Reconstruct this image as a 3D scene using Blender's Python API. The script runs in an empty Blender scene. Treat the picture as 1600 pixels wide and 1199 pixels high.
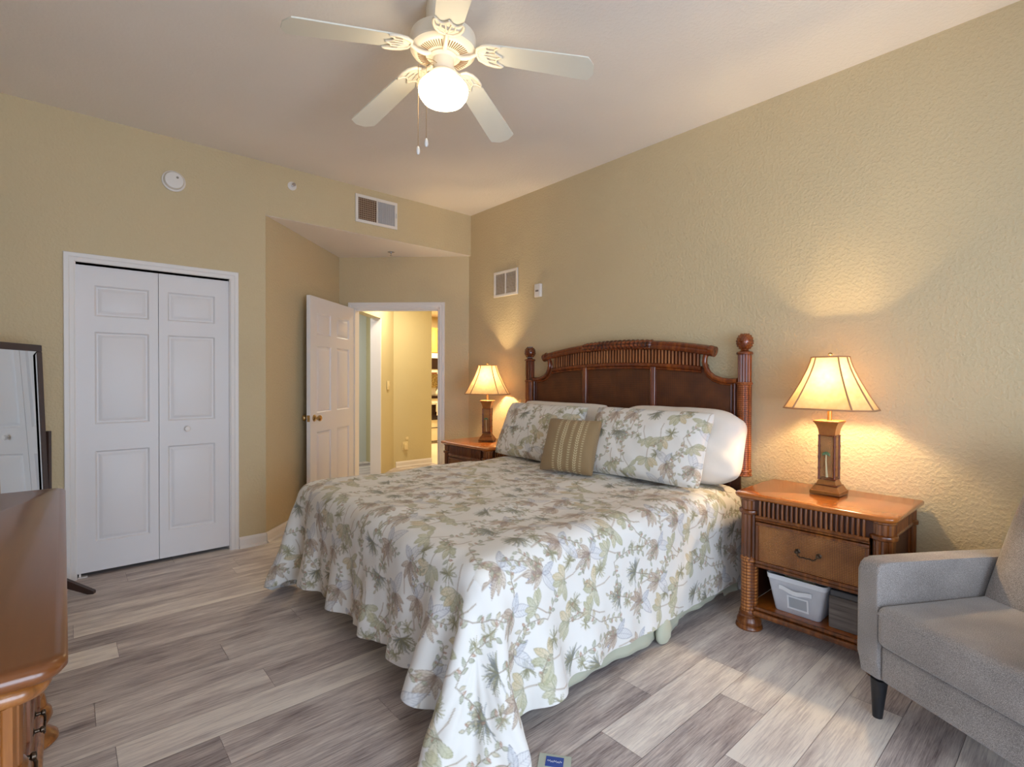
import bpy, bmesh, math, random, zlib, base64
import numpy as np
from mathutils import Vector, Matrix

# ------------------------------------------------------------------ camera, world, large lights, exposure
SC = bpy.context.scene
COL = SC.collection
PI = math.pi
EYE = 1.30                      # eye height above the floor (m)
XR, YB, ZC = 3.154, 4.253, 2.958  # headboard wall, closet wall, ceiling
ZA = 2.55                       # lower ceiling of the entry alcove and hall
XL, YF = -0.66, -1.90           # dresser wall, window wall behind the viewer

def make_camera():
    yaw, pitch, roll = 0.719240789, -0.0118527017, 0.00423225671
    f = Vector((math.sin(yaw) * math.cos(pitch), math.cos(yaw) * math.cos(pitch), math.sin(pitch)))
    r = Vector((math.cos(yaw), -math.sin(yaw), 0))
    u = r.cross(f)
    r2 = math.cos(roll) * r + math.sin(roll) * u
    u2 = -math.sin(roll) * r + math.cos(roll) * u
    cd = bpy.data.cameras.new('camera')
    cam = bpy.data.objects.new('camera', cd)
    COL.objects.link(cam)
    m = Matrix(((r2.x, u2.x, -f.x, 0), (r2.y, u2.y, -f.y, 0), (r2.z, u2.z, -f.z, EYE), (0, 0, 0, 1)))
    cam.matrix_world = m
    cd.sensor_fit = 'HORIZONTAL'
    cd.sensor_width = 36.0
    cd.lens = 36.0 * 799.642 / 1600.0
    cd.clip_start = 0.05
    SC.camera = cam
make_camera()

SC.view_settings.view_transform = 'Standard'
SC.view_settings.look = 'None'
SC.view_settings.exposure = 0.72
SC.view_settings.gamma = 1.0
SC.view_settings.use_curve_mapping = False
try:
    SC.cycles.use_denoising = True
    SC.cycles.sample_clamp_indirect = 6.0
    SC.cycles.max_bounces = 10
    SC.cycles.diffuse_bounces = 6
except Exception:
    pass

W = bpy.data.worlds.new('world'); SC.world = W; W.use_nodes = True
W.node_tree.nodes['Background'].inputs[0].default_value = (0.62, 0.75, 1.0, 1)
W.node_tree.nodes['Background'].inputs[1].default_value = 1.0

def area_light(name, loc, rot, sx, sy, power, color):
    ld = bpy.data.lights.new(name, 'AREA'); ld.shape = 'RECTANGLE'; ld.size = sx; ld.size_y = sy
    ld.energy = power; ld.color = color
    o = bpy.data.objects.new(name, ld); COL.objects.link(o); o.location = loc; o.rotation_euler = rot
    return o
def point_light(name, loc, power, color, radius=0.05):
    ld = bpy.data.lights.new(name, 'POINT'); ld.energy = power; ld.color = color; ld.shadow_soft_size = radius
    o = bpy.data.objects.new(name, ld); COL.objects.link(o); o.location = loc
    return o
# daylight entering by the wide glass door behind the viewer (stands outside the opening)
DAY_POWER = 80.0
area_light('daylight', (0.62, YF - 0.22, 1.12), (PI / 2, 0, 0), 2.3, 2.1, DAY_POWER, (0.66, 0.81, 1.0))
area_light('daylight', (XL - 0.26, -0.62, 1.15), (PI / 2, 0, -PI / 2), 2.1, 2.1, 16.0, (0.66, 0.81, 1.0))
# hall and kitchen ceiling lamps beyond the open door
area_light('hall_lamp_light', (3.35, 5.75, ZA - 0.04), (0, 0, 0), 0.35, 0.35, 18.0, (1.0, 0.88, 0.66))
area_light('kitchen_lamp_light', (5.2, 8.0, ZA - 0.04), (0, 0, 0), 0.8, 0.8, 55.0, (1.0, 0.84, 0.60))
area_light('side_room_light', (2.2, 6.6, ZA - 0.04), (0, 0, 0), 0.6, 0.6, 11.0, (0.86, 0.93, 1.0))

# ------------------------------------------------------------------ helpers
def lin(c):
    return tuple((x / 12.92 if x <= 0.04045 else ((x + 0.055) / 1.055) ** 2.4) for x in c)
def rgb(r, g, b):
    return lin((r / 255, g / 255, b / 255)) + (1.0,)

class NT:
    def __init__(s, name):
        s.m = bpy.data.materials.new(name); s.m.use_nodes = True
        s.t = s.m.node_tree; s.b = s.t.nodes['Principled BSDF']; s.out = s.t.nodes['Material Output']
    def n(s, typ, **kw):
        nd = s.t.nodes.new(typ)
        for k, v in kw.items():
            if k.startswith('i_'):
                key = k[2:]
                key = int(key) if key.isdigit() else key.replace('_', ' ')
                nd.inputs[key].default_value = v
            else:
                setattr(nd, k, v)
        return nd
    def l(s, a, b): s.t.links.new(a, b)
    def coord(s, which='Object', scale=(1, 1, 1)):
        tc = s.n('ShaderNodeTexCoord'); mp = s.n('ShaderNodeMapping'); mp.inputs['Scale'].default_value = scale
        s.l(tc.outputs[which], mp.inputs['Vector']); return mp.outputs['Vector']
    def noise(s, vec, scale, detail=3, rough=0.5):
        nd = s.n('ShaderNodeTexNoise'); nd.inputs['Scale'].default_value = scale
        nd.inputs['Detail'].default_value = detail; nd.inputs['Roughness'].default_value = rough
        s.l(vec, nd.inputs['Vector']); return nd.outputs['Fac']
    def ramp(s, fac, stops, interp='LINEAR'):
        nd = s.n('ShaderNodeValToRGB'); cr = nd.color_ramp; cr.interpolation = interp
        while len(cr.elements) < len(stops): cr.elements.new(0.5)
        for e, (p, c) in zip(cr.elements, stops): e.position = p; e.color = c
        s.l(fac, nd.inputs['Fac']); return nd.outputs['Color']
    def math(s, op, a, b=None, clamp=False):
        nd = s.n('ShaderNodeMath', operation=op); nd.use_clamp = clamp
        for i, v in enumerate((a, b)):
            if v is None: continue
            if isinstance(v, (int, float)): nd.inputs[i].default_value = v
            else: s.l(v, nd.inputs[i])
        return nd.outputs[0]
    def mix(s, fac, a, b, mode='MIX'):
        nd = s.n('ShaderNodeMix', data_type='RGBA', blend_type=mode)
        for i, v in ((0, fac), (6, a), (7, b)):
            if isinstance(v, (int, float)): nd.inputs[i].default_value = v
            elif isinstance(v, tuple): nd.inputs[i].default_value = v
            else: s.l(v, nd.inputs[i])
        return nd.outputs[2]
    def bump(s, h, strength, dist=0.01, prev=None):
        nd = s.n('ShaderNodeBump'); nd.inputs['Strength'].default_value = strength; nd.inputs['Distance'].default_value = dist
        s.l(h, nd.inputs['Height'])
        if prev is not None: s.l(prev, nd.inputs['Normal'])
        s.l(nd.outputs[0], s.b.inputs['Normal']); return nd.outputs[0]
    def base(s, v):
        if isinstance(v, tuple): s.b.inputs['Base Color'].default_value = v
        else: s.l(v, s.b.inputs['Base Color'])
    def set(s, **kw):
        for k, v in kw.items():
            s.b.inputs[k.replace('_', ' ')].default_value = v

MATS = {}
def mat_plain(name, col, rough=0.5, metal=0.0, var=0.06, vs=6.0, bump=0.0, bs=60, **kw):
    if name in MATS: return MATS[name]
    t = NT(name); v = t.coord()
    f = t.noise(v, vs, 3)
    lo = tuple(c * (1 - var) for c in col[:3]) + (1,); hi = tuple(min(1, c * (1 + var)) for c in col[:3]) + (1,)
    t.base(t.ramp(f, [(0.3, lo), (0.7, hi)]))
    t.set(Roughness=rough, Metallic=metal, **kw)
    if bump: t.bump(t.noise(v, bs, 4), bump, 0.003)
    MATS[name] = t.m; return t.m

def mat_wall(name, col, bump=0.35):
    t = NT(name); v = t.coord('Object')
    f = t.noise(v, 1.1, 2)
    t.base(t.ramp(f, [(0.3, tuple(c * 0.96 for c in col[:3]) + (1,)), (0.7, tuple(c * 1.03 for c in col[:3]) + (1,))]))
    t.set(Roughness=0.62)
    # knock-down plaster: flattened blobs and fine stipple
    n1 = t.noise(v, 64, 3, 0.5); k = t.math('MULTIPLY', t.math('SUBTRACT', n1, 0.42), 4.0, True)
    n2 = t.noise(v, 150, 2)
    h = t.math('ADD', t.math('MULTIPLY', k, 0.8), t.math('MULTIPLY', n2, 0.35))
    t.bump(h, bump, 0.004)
    return t.m

def mat_wood(name, c_lo, c_mid, c_hi, scale=(1.2, 1.2, 1.2), grain=(30, 30, 2), rough=0.32, coat=0.15, bump=0.05):
    if name in MATS: return MATS[name]
    t = NT(name); v = t.coord('Object', grain); v2 = t.coord('Object', scale)
    n1 = t.noise(v, 1.0, 5, 0.6); n2 = t.noise(v2, 2.2, 2)
    f = t.math('ADD', t.math('MULTIPLY', n1, 0.6), t.math('MULTIPLY', n2, 0.4))
    t.base(t.ramp(f, [(0.32, c_lo), (0.5, c_mid), (0.68, c_hi)]))
    t.set(Roughness=rough, Coat_Weight=coat, Coat_Roughness=0.12)
    t.bump(n1, bump, 0.002)
    MATS[name] = t.m; return t.m

def mat_weave(name, c_dark, c_mid, c_hi, freq=(900, 900, 900), rough=0.45, bump=0.6, cells=None):
    """basket weave: two crossed sine ribs in object space"""
    t = NT(name); tc = t.n('ShaderNodeTexCoord'); sep = t.n('ShaderNodeSeparateXYZ')
    t.l(tc.outputs['Object'], sep.inputs[0])
    xy = t.math('ADD', sep.outputs[0], sep.outputs[1])
    xy = t.math('SUBTRACT', sep.outputs[1], sep.outputs[0]) if cells else xy
    sx = t.math('ABSOLUTE', t.math('SINE', t.math('MULTIPLY', xy, freq[0] * .5))); sz = t.math('ABSOLUTE', t.math('SINE', t.math('MULTIPLY', sep.outputs[2], freq[2] * .5)))
    h = t.math('POWER', t.math('MULTIPLY', sx, sz), 0.6)
    n = t.noise(t.coord('Object'), 9, 4)
    f = t.math('ADD', t.math('MULTIPLY', h, 0.55), t.math('MULTIPLY', n, 0.5))
    t.base(t.ramp(f, [(0.25, c_dark), (0.52, c_mid), (0.8, c_hi)]))
    t.set(Roughness=rough)
    t.bump(h, bump, 0.003)
    return t.m

# ------------------------------------------------------------------ mesh helpers
def BM(): return bmesh.new()
def box(bm, c, s, bevel=0.0, seg=2, rz=0.0):
    r = bmesh.ops.create_cube(bm, size=1.0)
    vs = r['verts']
    bmesh.ops.scale(bm, vec=s, verts=vs)
    if bevel > 0:
        es = list({e for v in vs for e in v.link_edges})
        rr = bmesh.ops.bevel(bm, geom=es, offset=bevel, segments=seg, affect='EDGES', profile=0.6)
        vs = list({v for f in rr['faces'] for v in f.verts} | {v for v in vs if v.is_valid})
    if rz: bmesh.ops.rotate(bm, cent=(0, 0, 0), matrix=Matrix.Rotation(rz, 3, 'Z'), verts=vs)
    bmesh.ops.translate(bm, vec=c, verts=vs)
    return vs
def bx(bm, x0, x1, y0, y1, z0, z1, bevel=0.0, seg=2):
    return box(bm, ((x0 + x1) / 2, (y0 + y1) / 2, (z0 + z1) / 2), (x1 - x0, y1 - y0, z1 - z0), bevel, seg)
def ring_bridge(bm, rings, close=True, cap0=True, cap1=True):
    for a, b in zip(rings[:-1], rings[1:]):
        n = len(a)
        for i in range(n if close else n - 1):
            j = (i + 1) % n
            try: bm.faces.new((a[i], a[j], b[j], b[i]))
            except ValueError: pass
    if cap0:
        try: bm.faces.new(list(reversed(rings[0])))
        except ValueError: pass
    if cap1:
        try: bm.faces.new(rings[-1])
        except ValueError: pass
def lathe(bm, prof, c=(0, 0, 0), seg=24, axis='Z', squash=(1, 1)):
    rings = []
    for r, z in prof:
        ring = []
        for i in range(seg):
            a = 2 * PI * i / seg
            p = (r * math.cos(a) * squash[0], r * math.sin(a) * squash[1], z)
            if axis == 'X': p = (z, p[0], p[1])
            elif axis == 'Y': p = (p[0], z, p[1])
            ring.append(bm.verts.new((c[0] + p[0], c[1] + p[1], c[2] + p[2])))
        rings.append(ring)
    ring_bridge(bm, rings)
    return rings
def tube(bm, pts, rad, seg=10, closed=False, cap=True):
    pts = [Vector(p) for p in pts]; n = len(pts)
    rads = rad if isinstance(rad, (list, tuple)) else [rad] * n
    rings = []; prev = None
    for i, p in enumerate(pts):
        if closed: d = pts[(i + 1) % n] - pts[i - 1]
        else: d = pts[min(i + 1, n - 1)] - pts[max(i - 1, 0)]
        d.normalize()
        if prev is None:
            up = Vector((0, 0, 1)) if abs(d.z) < 0.9 else Vector((1, 0, 0))
            a = d.cross(up).normalized()
        else:
            a = (prev - d * prev.dot(d)).normalized()
        prev = a; b = d.cross(a)
        rings.append([bm.verts.new(p + (a * math.cos(2 * PI * k / seg) + b * math.sin(2 * PI * k / seg)) * rads[i]) for k in range(seg)])
    if closed: ring_bridge(bm, rings + [rings[0]], cap0=False, cap1=False)
    else: ring_bridge(bm, rings, cap0=cap, cap1=cap)
def cyl(bm, p0, p1, r0, r1=None, seg=14): tube(bm, [p0, p1], [r0, r1 if r1 is not None else r0], seg)
def prism(bm, poly, z0, z1, plane='XY'):
    """extrude a closed 2-D outline; plane says which axes it lies in, z0..z1 the third"""
    def P(a, b, c):
        return {'XY': (a, b, c), 'YZ': (c, a, b), 'XZ': (a, c, b)}[plane]
    lo = [bm.verts.new(P(a, b, z0)) for a, b in poly]; hi = [bm.verts.new(P(a, b, z1)) for a, b in poly]
    ring_bridge(bm, [lo, hi])
def quad(bm, a, b, c, d):
    return bm.faces.new([bm.verts.new(p) for p in (a, b, c, d)])

def obj(name, bm, mat, parent=None, smooth=True, ang=40, loc=None):
    bmesh.ops.recalc_face_normals(bm, faces=bm.faces)
    me = bpy.data.meshes.new(name); bm.to_mesh(me); bm.free()
    if smooth:
        me.shade_smooth(); me.set_sharp_from_angle(angle=math.radians(ang))
    for m in (mat if isinstance(mat, (list, tuple)) else [mat]): me.materials.append(m)
    o = bpy.data.objects.new(name, me); COL.objects.link(o)
    if parent: o.parent = parent
    if loc: o.location = loc
    return o
def tag(o, label=None, cat=None, group=None, kind=None):
    if label: o['label'] = label
    if cat: o['category'] = cat
    if group: o['group'] = group
    if kind: o['kind'] = kind
    return o
def struct(name, bm, mat, smooth=False, parent=None):
    o = obj(name, bm, mat, parent, smooth)
    if not parent: o['kind'] = 'structure'
    return o
def thing(name, label, cat, loc=(0, 0, 0), rz=0.0, group=None):
    o = bpy.data.objects.new(name, None); COL.objects.link(o); o.empty_display_size = 0.1
    o.location = loc; o.rotation_euler = (0, 0, rz)
    return tag(o, label, cat, group)
def obj_each(name, bms, mat, parent, smooth=True):
    return [obj(name, b, mat, parent, smooth) for b in bms]
def copy_tree(o, parent=None):
    c = o.copy(); COL.objects.link(c); c.parent = parent
    for ch in list(o.children): copy_tree(ch, c)
    return c

# ------------------------------------------------------------------ materials of the room
M_WALL = mat_wall('beige_green_wall_paint', rgb(204, 184, 146), 0.5)
M_HALL = mat_wall('yellow_hall_paint', rgb(204, 190, 146), 0.15)
M_CEIL = mat_wall('ceiling_paint', rgb(236, 228, 219), 0.25)
M_WHITE = mat_plain('white_trim_paint', rgb(232, 226, 222), 0.42, var=0.015, vs=2)
M_DOORW = mat_plain('white_door_paint', rgb(226, 221, 220), 0.45, var=0.015, vs=2)
M_DARKGAP = mat_plain('dark_interior', rgb(40, 32, 28), 0.8)

# ------------------------------------------------------------------ floor: one board per face, its tone stored on the face
def build_floor():
    PW, L = 0.1775, 1.22
    rnd = random.Random(11)
    tones = {  # boards read from the photograph: row -> [(x where the board ends, tone)]
        -3: [(0.3, .35), (1.5, .5), (2.7, .3)], -2: [(0.9, .30), (2.1, .45)], -1: [(-.3, .3), (0.85, .34), (2.1, .42)],
        0: [(1.20, .52), (2.4, .4)], 1: [(1.25, .80), (2.5, .5)], 2: [(1.1, .22), (2.3, .3)],
        3: [(0.187, .88), (1.35, .24), (2.6, .3)], 4: [(0.95, .16), (2.1, .35)], 5: [(0.564, .12), (1.7, .56)],
        6: [(0.084, .10), (1.25, .44), (2.4, .3)], 7: [(0.661, .42), (1.85, .14)], 8: [(1.35, .86), (2.5, .5)],
        9: [(0.416, .10), (1.65, .38)], 10: [(0.95, .30), (2.1, .2)], 11: [(0.3, .34), (1.5, .2), (2.7, .5)],
        12: [(0.8, .3), (2.0, .25), (3.2, .34)], 13: [(0.6, .3), (1.805, .14), (3.02, .46)],
        14: [(1.48, .14), (2.25, .72), (3.4, .36)], 15: [(0.8, .3), (2.03, .26), (2.72, .78), (3.6, .55)],
        16: [(1.711, .30), (2.86, .94), (3.9, .6)], 17: [(1.25, .3), (2.42, .76), (3.5, .32)],
        18: [(0.9, .4), (2.05, .94), (3.2, .24)], 19: [(1.5, .3), (2.6, .7), (3.7, .4)], 20: [(1.0, .4), (2.2, .5), (3.4, .8)]}
    bm = BM(); lt = bm.faces.layers.float.new('tone') if hasattr(bm.faces.layers, 'float') else None
    vt = []
    x0, x1 = XL - 0.1, 7.1
    faces = []
    y_top = 9.3
    k = -int((y_top - 3.67) / PW) - 1
    while 3.67 - PW * k > YF - 0.3:
        ya, yb = 3.67 - PW * k, 3.67 - PW * (k + 1)
        ends = []
        if k in tones:
            ends = list(tones[k])
        else:
            x = x0 + rnd.uniform(0.1, L)
            ends = [(x, rnd.choice([.15, .3, .35, .45, .55, .85]))]
        x = ends[-1][0]
        while x < x1: x += L; ends.append((x, rnd.choice([.15, .25, .35, .45, .6, .85])))
        xa = x0
        if k in tones and ends[0][0] - xa > L: 
            ends.insert(0, (ends[0][0] - L, rnd.choice([.2, .3, .4])))
        for xe, tn in ends:
            xe = min(xe, x1)
            if xe <= xa + 1e-4: continue
            faces.append((xa, xe, yb, ya, tn, rnd.random())); xa = xe
            if xa >= x1: break
        k += 1
    me = bpy.data.meshes.new('floor')
    vs, fs, tn, uvs = [], [], [], []
    g = 0.0009
    for xa, xe, yb, ya, t, s in faces:
        i = len(vs); vs += [(xa + g, yb + g, 0), (xe - g, yb + g, 0), (xe - g, ya - g, 0), (xa + g, ya - g, 0)]
        fs.append((i, i + 1, i + 2, i + 3)); tn.append((t, s))
    i = len(vs); vs += [(x0, YF - .3, -.0015), (x1, YF - .3, -.0015), (x1, 9.4, -.0015), (x0, 9.4, -.0015)]
    fs.append((i, i + 1, i + 2, i + 3)); tn.append((-0.2, 0))
    i = len(vs); vs += [(x0, YF - .3, -.12), (x1, YF - .3, -.12), (x1, 9.4, -.12), (x0, 9.4, -.12)]
    fs.append((i + 3, i + 2, i + 1, i)); tn.append((0, 0))
    me.from_pydata(vs, [], fs); me.update()
    for nm, q in (('tone', 0), ('seed', 1)):
        at = me.attributes.new(nm, 'FLOAT', 'FACE'); at.data.foreach_set('value', [t[q] for t in tn])
    o = bpy.data.objects.new('floor', me); COL.objects.link(o); o['kind'] = 'structure'
    t = NT('vinyl_plank_floor')
    at = t.n('ShaderNodeAttribute', attribute_name='tone').outputs['Fac']
    sd = t.n('ShaderNodeAttribute', attribute_name='seed').outputs['Fac']
    tc = t.n('ShaderNodeTexCoord'); add = t.n('ShaderNodeVectorMath', operation='ADD')
    cmb = t.n('ShaderNodeCombineXYZ'); t.l(t.math('MULTIPLY', sd, 37.0), cmb.inputs[2]); t.l(t.math('MULTIPLY', sd, 13.0), cmb.inputs[0])
    t.l(tc.outputs['Object'], add.inputs[0]); t.l(cmb.outputs[0], add.inputs[1])
    def mapped(scale):
        mp = t.n('ShaderNodeMapping'); mp.inputs['Scale'].default_value = scale; t.l(add.outputs[0], mp.inputs['Vector']); return mp.outputs[0]
    n1 = t.noise(mapped((1.3, 11, 1)), 1.5, 5, 0.62)          # long streaks
    n2 = t.noise(mapped((5.5, 95, 1)), 1.6, 5, 0.72)           # fine grain
    n3 = t.noise(mapped((1.1, 3.2, 1)), 2.0, 2)              # soft patches
    n4 = t.noise(mapped((12, 300, 1)), 1.0, 3)              # pores
    f = t.math('ADD', t.math('MULTIPLY', at, 0.55), t.math('MULTIPLY', t.math('SUBTRACT', n1, 0.5), 1.15))
    f = t.math('ADD', f, t.math('MULTIPLY', t.math('SUBTRACT', n2, 0.5), 0.95))
    f = t.math('ADD', f, t.math('MULTIPLY', t.math('SUBTRACT', n3, 0.5), 0.55))
    f = t.math('ADD', f, t.math('MULTIPLY', t.math('SUBTRACT', n4, 0.5), 0.62))
    f = t.math('ADD', f, 0.25)
    vo = t.n('ShaderNodeTexVoronoi'); vo.inputs['Scale'].default_value = 1.0; t.l(mapped((1.7, 5.6, 1)), vo.inputs['Vector'])
    kn = t.math('MULTIPLY', t.math('SUBTRACT', 0.16, vo.outputs['Distance'], True), 2.2)      # scattered knots
    f = t.math('SUBTRACT', f, kn)
    c = t.ramp(f, [(0.0, rgb(122, 109, 107)), (0.22, rgb(163, 150, 146)), (0.42, rgb(193, 180, 174)), (0.62, rgb(215, 204, 196)), (0.85, rgb(238, 228, 217))])
    t.base(c); t.set(Roughness=0.5)
    t.b.inputs['Specular IOR Level'].default_value = 0.35
    t.bump(n4, 0.25, 0.002)
    me.materials.append(t.m)
build_floor()

# ------------------------------------------------------------------ walls
T = 0.12
OX0, OX1, OZ = 0.055, 0.932, 2.02      # closet opening
bm = BM()
bx(bm, XL - T, OX0, YB, YB + T, 0, ZC); bx(bm, OX0, OX1, YB, YB + T, OZ, ZC); bx(bm, OX1, 1.18, YB, YB + T, 0, ZC)
bx(bm, 1.18, XR, YB, YB + T, ZA + .001, ZC)
struct('wall_back', bm, M_WALL)
bm = BM(); bx(bm, XR, XR + T, YF, YB + 0.10, 0, ZC); struct('wall_right', bm, M_WALL)
bm = BM(); bx(bm, XL - T, XL, .46, YB, 0, ZC); bx(bm, XL - T, XL, YF, -1.70, 0, ZC); bx(bm, XL - T, XL, -1.70, .46, 2.2, ZC); struct('wall_left', bm, M_WALL)
bm = BM()   # wall behind the viewer with the glass door opening
bx(bm, XL, -0.55, YF - T, YF, 0, ZC); bx(bm, 1.79, XR, YF - T, YF, 0, ZC); bx(bm, -0.55, 1.79, YF - T, YF, 2.2, ZC)
struct('wall_front', bm, M_WALL)
bm = BM(); bx(bm, XL - T, XR + T, YF - T, YB + T, ZC, ZC + 0.1); struct('ceiling', bm, M_CEIL)

A = Vector((2.177, 5.243)); B = Vector((XR, 4.282)); D = (B - A).normalized(); N = Vector((-D.y, D.x))
if N.y < 0: N = -N
def alcove_prism(bm, p, q, z0, z1, n, th=T):
    prism(bm, [(p.x, p.y), (q.x, q.y), (q.x + n.x * th, q.y + n.y * th), (p.x + n.x * th, p.y + n.y * th)], z0, z1)
S0, S1, DZ = 0.155, 1.063, 2.02
E1 = Vector((0.7071, 0.7071)); NL = Vector((-0.7071, 0.7071))
C0 = Vector((1.18, YB))
bm = BM(); alcove_prism(bm, C0, A + E1 * 0.13, 0, ZA, NL); struct('wall_alcove', bm, M_WALL)
bm = BM()
alcove_prism(bm, A, A + D * S0, 0, ZA, N); alcove_prism(bm, A + D * S1, B + D * .05, 0, ZA, N); alcove_prism(bm, A + D * S0, A + D * S1, DZ, ZA, N)
struct('wall_entry', bm, M_WALL)
# lower ceiling over the alcove and the hall
bm = BM(); prism(bm, [(1.10, YB + 0.001), (XR + .1, YB + 0.001), (XR + .1, YB + .06), (7.1, YB + .06), (7.1, 9.3), (1.0, 9.3)], ZA - .002, ZA + 0.0)
struct('ceiling', bm, M_CEIL)
# hall beyond the door
HL0 = A + E1 * 0.13; HO0 = Vector((2.42, 2.42 + 3.066)); HO1 = Vector((3.15, 6.216)); HC = Vector((3.56, 6.626))
bm = BM()
alcove_prism(bm, HL0, HO0, 0, ZA, NL); alcove_prism(bm, HO0, HO1, 2.07, ZA, NL); alcove_prism(bm, HO1, HC, 0, ZA, NL)
bx(bm, 3.50, 4.17, 6.60, 6.72, 0, ZA)
struct('wall_hall', bm, M_HALL)
bm = BM(); bx(bm, 3.5, 4.172, 6.72, 9.2, 0, ZA); bx(bm, XR + T, 7.0, YB + .10 , YB + .22, 0, ZA); bx(bm, 7.0, 7.1, YB, 9.3, 0, ZA); bx(bm, 4.1, 7.1, 9.1, 9.2, 0, ZA)
struct('wall_kitchen', bm, M_HALL)
M_BLUEW = mat_plain('pale_side_room_paint', rgb(222, 226, 222), 0.5, var=0.01)
bm = BM(); bx(bm, 0.9, 1.0, YB + .12, 9.2, 0, ZA); bx(bm, 1.0, 3.5, 7.4, 7.5, 0, ZA)
struct('wall_side_room', bm, M_BLUEW)
# white lining of the side-room opening in the hall
bm = BM()
alcove_prism(bm, HO1 - E1 * 0.02, HO1 + E1 * 0.001, 0, 2.07, NL, T + .02)
struct('trim_1', bm, M_WHITE)

# ------------------------------------------------------------------ baseboards
def baseboard(name, p, q, n):
    p = Vector(p); q = Vector(q); n = Vector(n).normalized(); bm = BM()
    prof = [(0, 0), (0.014, 0), (0.014, 0.062), (0.009, 0.076), (0.004, 0.083), (0, 0.083)]
    ra = [bm.verts.new((p.x + n.x * a, p.y + n.y * a, z)) for a, z in prof]; rb = [bm.verts.new((q.x + n.x * a, q.y + n.y * a, z)) for a, z in prof]
    ring_bridge(bm, [ra, rb])
    prof = [(0.014, 0), (0.026, 0), (0.024, 0.010), (0.014, 0.018)]
    ra = [bm.verts.new((p.x + n.x * a, p.y + n.y * a, z)) for a, z in prof]; rb = [bm.verts.new((q.x + n.x * a, q.y + n.y * a, z)) for a, z in prof]
    ring_bridge(bm, [ra, rb])
    struct(name, bm, M_WHITE)
baseboard('baseboard_back', (0.99, YB), (1.18, YB), (0, -1))
baseboard('baseboard_back', (XL, YB), (0.0, YB), (0, -1))
baseboard('baseboard_alcove', C0, A, (0.7071, -0.7071))
baseboard('baseboard_right', (XR, YF), (XR, 4.27), (-1, 0))
baseboard('baseboard_left', (XL, .46), (XL, YB), (1, 0))
baseboard('baseboard_hall', (3.57, 6.60), (4.17, 6.60), (0, -1))
baseboard('baseboard_entry', A + D * 0.0, A + D * (S0 - .056), (-N.x, -N.y))
baseboard('baseboard_entry', A + D * (S1 + .056), B, (-N.x, -N.y))

# ------------------------------------------------------------------ door leaves with moulded panels
def door_face(bm, w, h, us, vs, O, U, V, Nn, depth=0.011):
    """us, vs: panel spans; O corner, U/V unit vectors of the face, Nn outward"""
    cu = sorted({0.0, w} | {x for a in us for x in a}); cv = sorted({0.0, h} | {x for a in vs for x in a})
    P = lambda u, v, d=0.0: O + U * u + V * v + Nn * d
    for a, b in zip(cu[:-1], cu[1:]):
        for c, d in zip(cv[:-1], cv[1:]):
            if (a, b) in us and (c, d) in vs:
                rings = []
                for ins, dp in ((0, 0), (0.010, -depth), (0.018, -depth), (0.036, -0.0025), (0.040, -0.0015)):
                    rings.append([bm.verts.new(P(a + ins, c + ins, dp)), bm.verts.new(P(b - ins, c + ins, dp)), bm.verts.new(P(b - ins, d - ins, dp)), bm.verts.new(P(a + ins, d - ins, dp))])
                ring_bridge(bm, rings, cap0=False)
            else:
                quad(bm, P(a, c), P(b, c), P(b, d), P(a, d))
def door_leaf(name, w, h, us, vs, O, U, Nn, th, mat, parent):
    bm = BM(); Z = Vector((0, 0, 1)); O = Vector(O); U = Vector(U); Nn = Vector(Nn)
    door_face(bm, w, h, us, vs, O, U, Z, Nn)
    door_face(bm, w, h, us, vs, O - Nn * th, U, Z, -Nn)
    P = lambda u, v, d: O + U * u + Z * v - Nn * d
    quad(bm, P(0, 0, 0), P(0, h, 0), P(0, h, th), P(0, 0, th)); quad(bm, P(w, 0, 0), P(w, h, 0), P(w, h, th), P(w, 0, th))
    quad(bm, P(0, 0, 0), P(w, 0, 0), P(w, 0, th), P(0, 0, th)); quad(bm, P(0, h, 0), P(w, h, 0), P(w, h, th), P(0, h, th))
    bmesh.ops.remove_doubles(bm, verts=bm.verts, dist=0.0002)
    return obj(name, bm, mat, parent, True, 20)
VS = [(0.195, 0.79), (0.965, 1.565), (1.665, 1.865)]
door1 = bpy.data.objects.new('door_1', None); COL.objects.link(door1); door1['kind'] = 'structure'
tag(door1, 'white bifold closet door with raised panels in a white frame', None)
door1.location = (OX0, YB, 0)
LW = 0.4335
hz = 0.028; hh = OZ - 0.012 - hz
door_leaf('door_leaf', LW, hh, [(0.092, 0.382)], [(a - hz + .02, b - hz + .02) for a, b in VS], (0.004, 0.022, hz), (1, 0, 0), (0, -1, 0), 0.032, M_DOORW, door1)
lf2 = door_leaf('door_leaf', LW, hh, [(0.052, 0.342)], [(a - hz + .02, b - hz + .02) for a, b in VS], (0.0405 + 0.4, 0.022, hz), (1, 0, 0), (0, -1, 0), 0.032, M_DOORW, door1)
bm = BM(); lathe(bm, [(0.006, 0), (0.007, -0.012), (0.016, -0.018), (0.019, -0.026), (0.016, -0.034), (0.006, -0.037)], (0.0, 0.022, 0), 20, 'Y')
o = obj('knob', bm, M_WHITE, lf2, loc=(0.605, 0, 0.925))
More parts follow.
